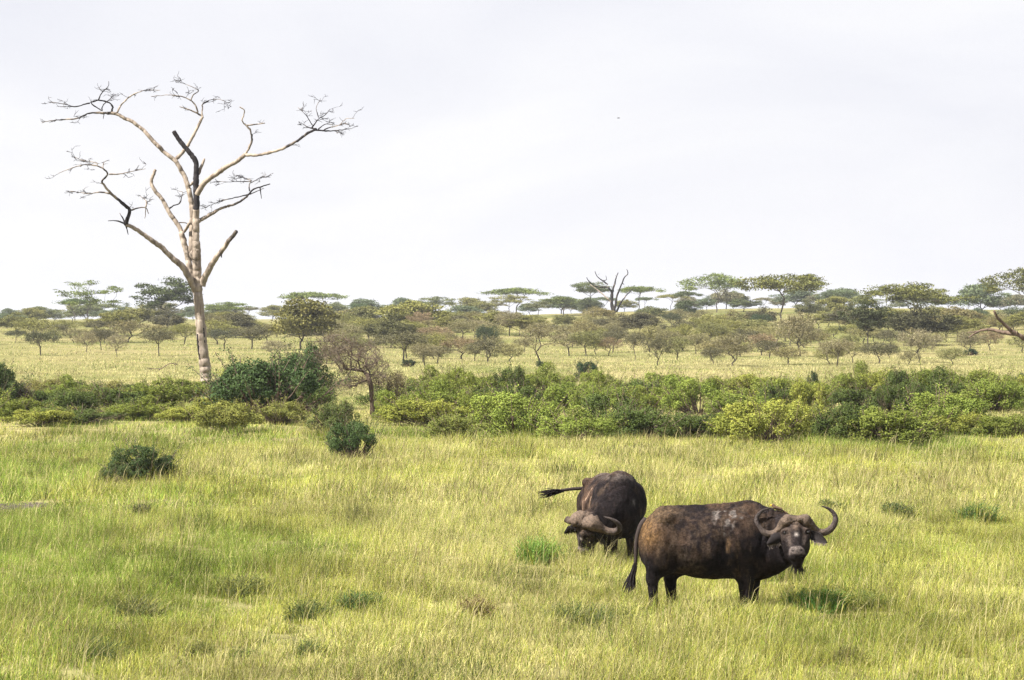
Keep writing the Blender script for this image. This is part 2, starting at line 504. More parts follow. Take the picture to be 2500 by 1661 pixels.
def make_bush(seed, W=2.8, H=1.8, lobes=22, per=420, size=0.055, sprigs=14, lobe_r=0.26, low=0.0):
    """leafy shrub of overlapping leaf lobes on several stems"""
    rng = np.random.default_rng(seed)
    R = W / 2
    g = Geo()
    cs, rs = [], []
    for k in range(lobes):
        th = rng.random() * 2 * math.pi
        rho = math.sqrt(rng.random()) * 0.86
        top = math.sqrt(max(0.05, 1 - rho * rho)) * (0.78 + 0.3 * rng.random())
        z = H * (0.10 + low) + (H * 0.74) * top * (rng.random() ** 0.6)
        cs.append((R * rho * math.cos(th), R * rho * math.sin(th), z))
        rs.append(W * lobe_r * (0.38 + 0.80 * rng.random() ** 1.4) * 0.62)
    cs = np.array(cs); rs = np.array(rs)
    for c, r in zip(cs, rs):
        n = int(per * (r / (W * lobe_r * 0.5)) ** 2 * 0.8)
        u = rand_dir(rng, n, 0.35)
        bump_ = 0.55 + 0.85 * vnoise(u[:, 0] * 3 + c[0] * 7, u[:, 1] * 3 + c[1] * 5, u[:, 2] * 3, seed)
        p = c + u * (r * bump_ * (0.72 + 0.33 * rng.random(n)))[:, None] * np.array([1, 1, 0.85])
        nr = norm(u * 0.7 + rand_dir(rng, n) * 0.8 + np.array([0, 0, 0.35]))
        d = norm(np.cross(nr, rand_dir(rng, n)))
        w = np.cross(nr, d)
        s = size * (0.6 + 0.8 * rng.random((n, 1)))
        ok = p[:, 2] > 0.05
        quads_at(g, p[ok], (d * s)[ok], (w * s * 0.55)[ok], np.clip(0.6 * rng.random(n) + 0.4 * rng.random(), 0, 1)[ok])
    stems = []
    base = rng.normal(0, W * 0.06, (6, 3)); base[:, 2] = -0.1
    for k in range(sprigs):
        c = cs[rng.integers(0, lobes)]
        tip = c + np.array([rng.normal() * 0.3 + .25 * c[0], rng.normal() * 0.3 + .25 * c[1], 0.22 + 0.55 * rng.random() ** 1.6]) * W / 2.8
        b = base[rng.integers(0, 6)]
        mid = (b + tip) / 2 + np.array([c[0] * 0.25, c[1] * 0.25, 0.1])
        stems.append((np.array([b, mid, tip]), np.array([0.022, 0.014, 0.006]) * W / 2.8))
        n = 34
        t = rng.random(n) ** 0.7
        p = mid + (tip - mid) * (0.35 + 0.65 * t)[:, None] + rng.normal(0, 0.055 * W / 2.8, (n, 3))
        nr = rand_dir(rng, n, 0.6); d = norm(np.cross(nr, rand_dir(rng, n))); w = np.cross(nr, d)
        s = size * (0.6 + 0.7 * rng.random((n, 1)))
        quads_at(g, p, d * s, w * s * 0.55, 0.3 + 0.7 * rng.random(n))
    for c in cs[:10]:
        b = base[rng.integers(0, 6)]
        stems.append((np.array([b, (b + c) / 2 + np.array([c[0] * 0.2, c[1] * 0.2, 0]), c]), np.array([0.035, 0.022, 0.01]) * W / 2.8))
    return tubes_mesh('bush_stems', stems, M_BARKB, 5, 4), g.mesh('bush_foliage', M_LEAF), W, H

_ext = {}
def extent(me):
    if me.name not in _ext:
        co = np.empty(len(me.vertices) * 3, np.float32); me.vertices.foreach_get('co', co); co = co.reshape(-1, 3)
        a, b = np.percentile(co, 2, axis=0), np.percentile(co, 98, axis=0)
        _ext[me.name] = (float((b - a)[:2].mean()), float(np.percentile(co[:, 2], 99)))
    return _ext[me.name]

def plant(proto, name, px, py, wpx, hpx, tint, label, cat='tree', group=None, parts=('trunk', 'crown'), D=None, seed=0, bark=None):
    """stands one plant where the photograph shows it, at its real size"""
    x, y, z = at(px, py) if D is None else spot(px, D)
    sc_ = F_PX / y
    wood, crown, W, H = proto
    W, H = extent(crown)
    W_m = wpx / sc_
    H_m = max(0.3, (CAM_H - (py - hpx - HORIZON) / sc_) - z)
    o = empty(name, (x, y, z), (seed * 2.399) % 6.283 if seed else 0)
    o.scale = (W_m / W, W_m / W, H_m / H)
    tag(o, label, cat, group)
    a = link(parts[0], wood, o); b = link(parts[1], crown, o)
    b.color = (*tint, 1); a.color = (*tint, 1)
    return o

ORD = ['first', 'second', 'third', 'fourth', 'fifth', 'sixth', 'seventh', 'eighth', 'ninth', 'tenth', 'eleventh', 'twelfth',
       'thirteenth', 'fourteenth', 'fifteenth', 'sixteenth', 'seventeenth', 'eighteenth', 'nineteenth', 'twentieth',
       'twenty-first', 'twenty-second', 'twenty-third', 'twenty-fourth', 'twenty-fifth', 'twenty-sixth', 'twenty-seventh', 'twenty-eighth']

# ------------------------------------------------------------------ far savanna trees
GREEN, OLIVE, YOLIVE = (0.165, 0.205, 0.058), (0.230, 0.225, 0.075), (0.240, 0.235, 0.072)
GREY, BROWN, DARK, PALE, HAZE_BLUE = (0.250, 0.220, 0.125), (0.270, 0.200, 0.120), (0.090, 0.095, 0.055), (0.310, 0.270, 0.165), (0.150, 0.185, 0.100)  # the bluish tint puts distance haze into the leaf colour
DGREY = (0.130, 0.122, 0.070)
U = [make_umbrella(s, 10, 8, 1.5, 46, t, th, 3, 70) for s, t, th in ((11, 1, .36), (12, 2, .30), (13, 2, .36), (14, 1, .28))]
UT = make_umbrella(21, 11.5, 9, 2.4, 40, 3, .30, 3, 58, padr=0.10, thick=0.34)           # tiered, airy
UF = make_umbrella(22, 10, 8.6, 3.0, 80, 3, .28, 4, 60, padr=0.10, thick=0.5)            # full round crown
UA = make_umbrella(23, 12, 7.2, 2.2, 46, 2, .22, 5, 56, padr=0.11, thick=0.36)           # many limbs, airy
UL = make_umbrella(24, 12.5, 7.4, 1.8, 54, 2, .50, 2, 64, lean=(0.8, 0), padr=0.11)      # leaning
UD = make_umbrella(25, 15, 7.4, 2.3, 84, 2, .34, 4, 56, padr=0.085, thick=0.34)         # wide dome, open below
DN = [make_umbrella(s, 10, 5.6, 2.6, 80, 3, .2, 3, 70, padr=0.12, thick=0.42) for s in (31, 32, 33)]   # dense domes
G = [make_thorn(s, 3.2, 2.6, th, 105, 34, 12, fl) for s, th, fl in ((41, .28, .75), (42, .34, .6), (43, .22, .85), (44, .30, .7))]
GB = [make_thorn(s, 3.2, 2.6, th, 100, 12, 22, fl) for s, th, fl in ((51, .24, .75), (52, .18, .8))]       # nearly bare
GV = make_thorn(53, 3.4, 3.6, .26, 100, 15, 12, .55, vase=1.0)
SD = [make_thorn(s, 3.2, 2.5, .34, 80, 48, 5, .5) for s in (61, 62)]                                     # dark, leafy, clear stem

TREES = [
 # px, base row, width, height, prototype, tint, label
 (213, 797, 140, 110, UT, GREEN, 'tall tiered acacia against the sky, left of the tall dead tree'),
 (183, 790, 88, 60, U[0], (.12, .165, .06), 'lower flat green acacia tucked behind the left side of the tiered acacia'),
 (257, 790, 62, 32, U[1], HAZE_BLUE, 'small pale acacia on the skyline right of the tiered acacia'),
 (409, 802, 146, 120, UF, (.085, .105, .045), 'full round-crowned dark acacia on the skyline just left of the dead trunk'),
 (342, 802, 106, 56, DN[0], OLIVE, 'olive acacia of soft pads below left of the full round-crowned acacia'),
 (72, 786, 56, 26, U[2], HAZE_BLUE, 'faint blue-green umbrella acacia on the skyline near the left edge'),
 (22, 795, 70, 28, DN[1], HAZE_BLUE, 'low blue-green crown on the skyline at the left edge'),
 (100, 868, 78, 58, SD[0], DARK, 'small dark umbrella tree alone on the straw grass at far left'),
 (210, 861, 54, 50, G[0], GREY, 'small grey thorn tree below the tiered acacia'),
 (285, 872, 50, 56, GB[0], PALE, 'pale almost bare thorn tree on the open grass left of the dead trunk'),
 (248, 856, 58, 54, G[1], DGREY, 'dusky thorn tree between the small grey tree and the pale bare one'),
 (388, 869, 82, 64, SD[1], DGREY, 'dark grey thorn tree standing left of the dead trunk on open grass'),
 (38, 838, 48, 32, SD[1], DARK, 'little dark leafy tree near the left edge of the far grass'),
 (82, 832, 98, 54, G[2], OLIVE, 'broad olive-brown thorn crown above the small dark umbrella tree'),
 (137, 826, 64, 34, G[3], DGREY, 'dusky low thorn crown right of the broad olive-brown one'),
 (165, 818, 76, 36, G[1], OLIVE, 'olive thorn crown under the trunk of the tiered acacia, left side'),
 (313, 836, 112, 52, G[2], (.19, .165, .08), 'wide olive-brown thorn crown in front of the soft-padded acacia'),
 (236, 812, 76, 34, G[0], OLIVE, 'low olive thorn crown right of the tiered acacia trunk'),
 (450, 842, 68, 52, G[3], OLIVE, 'olive thorn tree against the left edge of the dead trunk'),
 (430, 806, 60, 40, U[3], HAZE_BLUE, 'pale far acacia showing between the round acacia and dead trunk'),
 (555, 790, 92, 52, U[1], GREEN, 'flat umbrella acacia on the skyline right of the dead trunk'),
 (522, 800, 68, 36, DN[2], (.27, .25, .06), 'bright yellow-green crown touching the right side of the dead trunk'),
 (586, 798, 68, 36, DN[0], OLIVE, 'olive crown right of the bright yellow-green one'),
 (548, 852, 82, 48, SD[0], (.085, .09, .06), 'grey-green dark thorn crown right of the dead trunk above the dark bush'),
 (614, 852, 84, 54, G[1], DGREY, 'dusky thorn crown above the middle of the big dark bush'),
 (737, 856, 154, 122, DN[1], (.18, .17, .06), 'large olive dome-shaped acacia behind the big dark bush'),
 (760, 782, 146, 68, U[3], GREEN, 'tall flat green acacia rising behind the large olive dome'),
 (530, 842, 94, 60, G[0], OLIVE, 'olive thorn crown behind the grey-green one right of the dead trunk'),
 (634, 812, 46, 24, G[2], OLIVE, 'small olive crown on the skyline left of the large olive dome'),
 (672, 874, 72, 42, GB[1], PALE, 'pinkish bare thorn bush peeping over the big dark bush'),
 (652, 838, 60, 46, G[3], (.19, .17, .08), 'olive thorn tree at the left foot of the large olive dome'),
 (881, 786, 48, 44, U[2], (.09, .125, .055), 'small round dark green acacia alone on the skyline'),
 (1006, 812, 164, 74, DN[2], YOLIVE, 'large flat yellow-olive acacia on the skyline near the middle'),
 (955, 850, 104, 78, DN[0], (.12, .12, .055), 'dark olive crown below the left half of the flat yellow-olive acacia'),
 (1027, 816, 58, 54, G[0], BROWN, 'brown thorn crown in front of the flat yellow-olive acacia'),
 (985, 886, 132, 76, SD[1], DGREY, 'wide dark grey thorn tree above the bare thorn tree, to its right'),
 (1038, 898, 78, 58, G[1], GREY, 'small grey-olive thorn bush at the edge of the pale grass, mid picture'),
 (1060, 850, 84, 52, G[3], BROWN, 'brownish thorn crown right of the wide dark grey tree'),
 (900, 828, 92, 50, G[2], OLIVE, 'olive thorn crown right of the large olive dome'),
 (1127, 876, 104, 50, GB[0], BROWN, 'pinkish brown flat thorn tree mid picture above the pale grass'),
 (1191, 886, 96, 56, G[2], DGREY, 'dark grey thorn bush right of the pinkish brown thorn tree'),
 (1188, 868, 52, 72, SD[0], (.06, .08, .045), 'round dark green tree above the dark grey thorn bush'),
 (1262, 768, 122, 64, U[0], GREEN, 'neat green umbrella acacia on the skyline left of the dead forked tree'),
 (1314, 786, 60, 50, U[2], (.18, .19, .1), 'pale thin acacia between the two green umbrella acacias'),
 (1376, 772, 122, 46, U[1], (.13, .155, .05), 'low flat umbrella acacia on the skyline left of the dead forked tree, touching it'),
 (1319, 893, 100, 106, GV, GREY, 'tall vase-shaped grey thorn tree with a dark bush at its foot'),
 (1244, 822, 68, 62, G[1], GREY, 'grey thorn tree below the neat green umbrella acacia'),
 (1202, 800, 54, 40, G[0], DGREY, 'dusky small thorn tree left below the neat green umbrella acacia'),
 (1390, 869, 76, 56, G[3], GREY, 'umbrella-shaped grey thorn tree right of the vase-shaped one'),
 (1398, 850, 50, 36, SD[0], DGREY, 'small dark thorn crown behind the umbrella-shaped grey thorn tree'),
 (1487, 870, 58, 46, GB[1], BROWN, 'reddish bare thorn tree below the dead forked tree'),
 (1130, 786, 96, 38, DN[1], HAZE_BLUE, 'blue-green far crowns on the skyline right of the yellow-olive acacia'),
 (1441, 762, 88, 72, U[2], (.12, .145, .05), 'green acacia half hidden behind the left limbs of the dead forked tree'),
 (1560, 762, 98, 62, U[3], GREEN, 'green umbrella acacia just right of the dead forked tree'),
 (1436, 778, 58, 48, DN[2], (.1, .115, .06), 'grey-green round crown at the left foot of the dead forked tree'),
 (1749, 762, 148, 92, UA, GREEN, 'airy many-limbed umbrella acacia on the right skyline'),
 (1672, 762, 66, 50, U[0], (.13, .155, .08), 'pale small acacia at the left of the airy many-limbed one'),
 (1978, 752, 60, 82, U[1], (.12, .14, .06), 'pale acacia behind the right end of the bent-trunk acacia'),
 (1908, 790, 200, 118, UL, (.145, .150, .045), 'large flat-topped acacia with bent bare trunk on the right skyline'),
 (1816, 762, 76, 36, DN[0], (.13, .15, .07), 'olive crown between the airy acacia and the bent-trunk acacia'),
 (1676, 782, 62, 46, DN[1], (.09, .11, .055), 'dusky round crown below the left of the airy acacia'),
 (1590, 790, 84, 40, DN[2], (.15, .16, .07), 'olive crown below the umbrella acacia right of the dead forked tree'),
 (1517, 814, 96, 46, DN[0], (.17, .15, .075), 'brown-olive crown under the dead forked tree'),
 (1640, 808, 46, 44, SD[1], (.08, .09, .05), 'dark small tree below the dusky round crown'),
 (1551, 879, 54, 66, SD[0], DGREY, 'small dark thorn tree with thin stem above the leafy thicket, mid right'),
 (1606, 894, 64, 70, GB[0], DGREY, 'bare dusky thorn tree at the thicket edge right of the thin-stemmed one'),
 (1624, 824, 48, 32, G[2], DGREY, 'dark brown little thorn crown above the bare dusky thorn tree'),
 (1668, 836, 56, 54, G[1], DGREY, 'grey thorn tree with forked stem below the airy acacia'),
 (1737, 826, 84, 58, G[0], OLIVE, 'olive thorn crown directly below the airy acacia'),
 (1789, 894, 94, 76, GB[1], GREY, 'grey bare thorn tree standing at the back edge of the thicket'),
 (1857, 811, 50, 44, SD[0], (.06, .085, .045), 'dark green little tree left of the bent bare trunk'),
 (1860, 868, 64, 52, G[3], BROWN, 'small umbrella thorn tree beside the pale fallen wood'),
 (1953, 870, 100, 104, G[2], GREY, 'tall grey-brown thorn tree right of the pale fallen wood'),
 (1944, 830, 76, 50, G[0], OLIVE, 'olive crown right of the bent bare trunk'),
 (2042, 899, 82, 70, G[1], GREY, 'grey umbrella thorn tree at the front of the far grass, right'),
 (2037, 780, 86, 54, DN[1], OLIVE, 'olive far crown right of the bent-trunk acacia'),
 (2052, 756, 68, 48, U[2], HAZE_BLUE, 'pale little acacia on the skyline right of the bent-trunk acacia'),
 (2229, 806, 226, 112, UD, (.150, .155, .048), 'huge spreading domed acacia on the right skyline'),
 (2119, 858, 112, 120, UF, (.075, .085, .042), 'tall dark acacia with clear stem left below the huge domed acacia'),
 (2240, 844, 154, 98, DN[0], (.085, .085, .045), 'dark dense crown below the huge domed acacia'),
 (2244, 886, 98, 80, GB[0], PALE, 'pale grey thorn tree with dark forked stem in front of the dark dense crown'),
 (2397, 772, 120, 76, DN[1], HAZE_BLUE, 'blue-green far crowns right of the huge domed acacia'),
 (2496, 790, 166, 132, UA, (.13, .135, .045), 'olive acacia cut by the right edge of the picture'),
 (2386, 800, 62, 46, DN[2], (.1, .13, .075), 'bluish round crown above the leaning dead log'),
 (2366, 866, 74, 56, GB[1], GREY, 'thin grey thorn tree left of the leaning dead log'),
 (2416, 856, 60, 46, GB[0], BROWN, 'pinkish bare thorn bush right behind the leaning dead log'),
 (1972, 782, 76, 48, DN[0], (.14, .145, .07), 'olive far crown below the right end of the bent-trunk acacia'),
 (2475, 806, 72, 56, G[3], (.12, .14, .075), 'bluish olive thorn crown at the right edge below the cut acacia'),
 (2175, 850, 70, 44, G[0], DGREY, 'dusky thorn bush between the tall dark acacia and dark dense crown'),
 (2310, 836, 60, 52, G[1], OLIVE, 'olive thorn tree at the right foot of the dark dense crown'),
 (1080, 800, 70, 40, G[3], OLIVE, 'olive crown at the right end of the flat yellow-olive acacia'),
 (1160, 826, 70, 44, G[0], GREY, 'grey-olive thorn crown below the blue-green far crowns, mid picture'),
]
for k, (px, py, w, h, pr, tint, lab) in enumerate(TREES):
    nm = 'thorn_tree' if pr in G or pr in GB or pr in SD or pr is GV else 'acacia_tree'
    plant(pr, nm, px, py, w, h, tint, lab, 'tree', 'trees of the far savanna', seed=(0 if pr in (UL, UA, UT) else k + 1))

# small scrub between the far trees and low trees along the ridge
rs = random.Random(77)
MARKS = [(60, 'left-edge skyline crowns'), (213, 'tall tiered acacia'), (409, 'round dark acacia'), (555, 'umbrella acacia by the dead trunk'), (737, 'large olive dome'), (881, 'small round skyline acacia'),
         (1006, 'flat yellow-olive acacia'), (1130, 'blue-green far crowns'), (1262, 'neat green umbrella acacia'), (1376, 'low flat umbrella acacia'), (1499, 'dead forked tree'), (1640, 'dusky round crown'), (1749, 'airy many-limbed acacia'),
         (1908, 'bent-trunk acacia'), (2052, 'pale skyline acacia'), (2229, 'huge domed acacia'), (2397, 'leaning dead log'), (2500, 'acacia at the right edge')]
def by_mark(items, text, where):
    """labels counted from the left among the plants nearest each landmark"""
    for mx, mt in MARKS:
        mine = sorted([it for it in items if min(MARKS, key=lambda m: abs(m[0] - it['px']))[0] == mx], key=lambda it: it['px'])
        for k, it in enumerate(mine):
            yield it, f"{it['col']} {text}, {ORD[k]} from left {where} {mt}"
taken = [(t[0], t[1]) for t in TREES]
scrub = []
SCOL = {'grey-olive': (.225, .205, .105), 'olive': OLIVE, 'dusky': DGREY, 'pale olive': (.27, .25, .11), 'green-olive': (.20, .20, .08), 'olive-brown': (.235, .205, .095)}
while len(scrub) < 195:
    px, py = (rs.uniform(820, 2560) if rs.random() < .8 else rs.uniform(-60, 820)), (rs.uniform(792, 842) if rs.random() < .74 else rs.uniform(842, 892))
    if px < 700 and py > 846: continue
    if any(abs(px - a) < 20 and abs(py - b) < 7 for a, b in taken): continue
    taken.append((px, py))
    f = (py - 775) / 75
    c = rs.choice(list(SCOL))
    w = rs.uniform(46, 84) * (0.62 + 0.30 * f)
    if py < 836 and rs.random() < .40:
        w = rs.uniform(72, 118) * (.7 + .25 * f)
        scrub.append(dict(px=px, py=py, w=w, h=w * rs.uniform(.5, .72), col=rs.choice(['olive', 'green-olive', 'olive', 'dusky', 'olive-brown']), pr=rs.choice(DN + DN + [U[1], UF])))
    else:
        scrub.append(dict(px=px, py=py, w=w, h=w * rs.uniform(.55, .85), col=c, pr=rs.choice(G + G + G + GB)))
small = [it for it in scrub if it['pr'] in G or it['pr'] in GB]
tall = [it for it in scrub if it not in small]
for k, (it, lab) in enumerate(by_mark(small, 'thorn bush', 'in scrub below')):
    plant(it['pr'], 'thorn_bush', it['px'], it['py'], it['w'], it['h'], SCOL[it['col']], lab, 'bush', 'small thorn bushes between the far trees', seed=k + 3)
for k, (it, lab) in enumerate(by_mark(tall, 'leafy acacia', 'in the belt below')):
    plant(it['pr'], 'acacia_tree', it['px'], it['py'], it['w'], it['h'], SCOL[it['col']], lab, 'tree', 'leafy acacias of the far belt', seed=k + 3)
ridge = []
RCOL = {'blue-green': HAZE_BLUE, 'olive': OLIVE, 'dull green': (.18, .20, .09), 'faded olive': (.21, .20, .11)}
for k in range(58):
    ridge.append(dict(px=-60 + k * 45.5 + rs.uniform(-20, 20), D=rs.uniform(740, 960), hm=rs.uniform(2.6, 5.2), r=rs.uniform(1.3, 2.1), col=rs.choice(list(RCOL)), pr=rs.choice(DN + [U[1], U[3]])))
for k, (it, lab) in enumerate(by_mark(ridge, 'hazy crown', 'on ridge behind')):
    x, y, z = spot(it['px'], it['D'])
    S = F_PX / it['D']
    plant(it['pr'], 'acacia_tree', it['px'], HORIZON + (CAM_H - z) * S, it['hm'] * it['r'] * S, it['hm'] * S, RCOL[it['col']], lab, 'tree', 'distant acacias along the ridge', D=it['D'], seed=k + 5)

# ------------------------------------------------------------------ dead wood
def trace(g, polys, D, origin, S, twig_rng, depth0=0.0):
    """polys: (photo points, r0, r1, burnt0, burnt1, depth change, twigs); joins on to what is already there"""
    known = []
    for pts, r0, r1, b0, b1, dd, tw in polys:
        P = np.array(pts, dtype=float)
        dy0 = depth0
        if known:
            K = np.concatenate([k[0] for k in known]); KD = np.concatenate([k[1] for k in known])
            dy0 = KD[np.argmin(np.hypot(K[:, 0] - P[0, 0], K[:, 1] - P[0, 1]))]
        # denser, slightly crooked path
        seg = np.hypot(*np.diff(P, axis=0).T)
        s = np.concatenate([[0], np.cumsum(seg)])
        n = max(4, int(s[-1] / 5))
        ss = np.linspace(0, s[-1], n)
        X = np.interp(ss, s, P[:, 0]); Y = np.interp(ss, s, P[:, 1])
        for _ in range(2):
            X[1:-1] = 0.25 * X[:-2] + 0.5 * X[1:-1] + 0.25 * X[2:]
            Y[1:-1] = 0.25 * Y[:-2] + 0.5 * Y[1:-1] + 0.25 * Y[2:]
        u = ss / s[-1]
        j = min(1.2, 0.35 * r0 + 0.25)
        X[1:-1] += twig_rng.normal(0, 0.35 * j, n - 2); Y[1:-1] += twig_rng.normal(0, 0.35 * j, n - 2)
        DY = dy0 + dd * u + twig_rng.normal(0, 0.03, n)
        known.append((np.stack([X, Y], 1), DY))
        W = np.stack([(X - 1250) / F_PX * D - origin[0], DY, CAM_H - (Y - HORIZON) / F_PX * D - origin[2]], 1)
        r = (r0 + (r1 - r0) * u ** 0.8) / S * (1.14 if r0 < 8.6 else 1.0)
        r = np.maximum(r * (1 + 0.10 * twig_rng.normal(0, 1, n) * (r0 < 6) + 0.0), 0.011)
        r = r * (1 + .22 * (fbm(ss * .06 + 31 * r0, ss * 0 + P[0, 0], seed=7, octv=3) - .5))
        tube(g, W, r, 9 if r0 > 4 else 5, b0 + (b1 - b0) * u)
        for _ in range(int(tw * .7 + .5)):
            k = twig_rng.integers(int(n * 0.35), n)
            twig(g, W[k], norm(W[min(k + 1, n - 1)] - W[max(k - 1, 0)]), r[k], twig_rng, (b0 + b1) / 2)
def twig(g, p, d, r, rng, b, lvl=0):
    side = norm(np.cross(d, rng.normal(0, 1, 3)))
    side[2] *= .3
    dr = norm(d * np.array([.9, .9, .5]) + side * 0.9 + np.array([0, 0, 0.05]))
    L = (0.40 if lvl == 0 else 0.24) * rng.uniform(0.4, 1.3)
    pts = [p]
    for s in range(4):
        dr = norm(dr + rng.normal(0, 0.34, 3) * np.array([1, 1, .5]))
        pts.append(pts[-1] + dr * L / 4)
    r0 = min(r * 0.6, 0.016)
    tube(g, np.array(pts), np.linspace(max(r0, .011), 0.006, 5), 3, max(b, .62), cap=False)
    if lvl < 2:
        for _ in range(2):
            k = rng.integers(1, 5)
            twig(g, pts[k], dr, r0 * .8, rng, b, lvl + 1)
i4 = lambda *p: [(60 + u / 3.564, 160 + v / 3.564) for u, v in p]
i5 = lambda *p: [(400 + u / 3.136, 160 + v / 3.136) for u, v in p]
i8 = lambda *p: [(400 + u / 3.733, 560 + v / 3.733) for u, v in p]
T_D = 158.0
tx, ty, tz = spot(503, T_D)
T_S = F_PX / T_D
g = Geo(); rng = np.random.default_rng(8)
gl = []
TRUNK = [
 (i8((390, 1590), (385, 1500), (375, 1250), (350, 1050), (330, 800), (312, 600), (305, 480), (300, 300), (292, 100)) + i5((246, 1500), (246, 1330), (246, 1180), (248, 1100)), 15.2, 8.4, .0, .10, 0.0, 0),
]
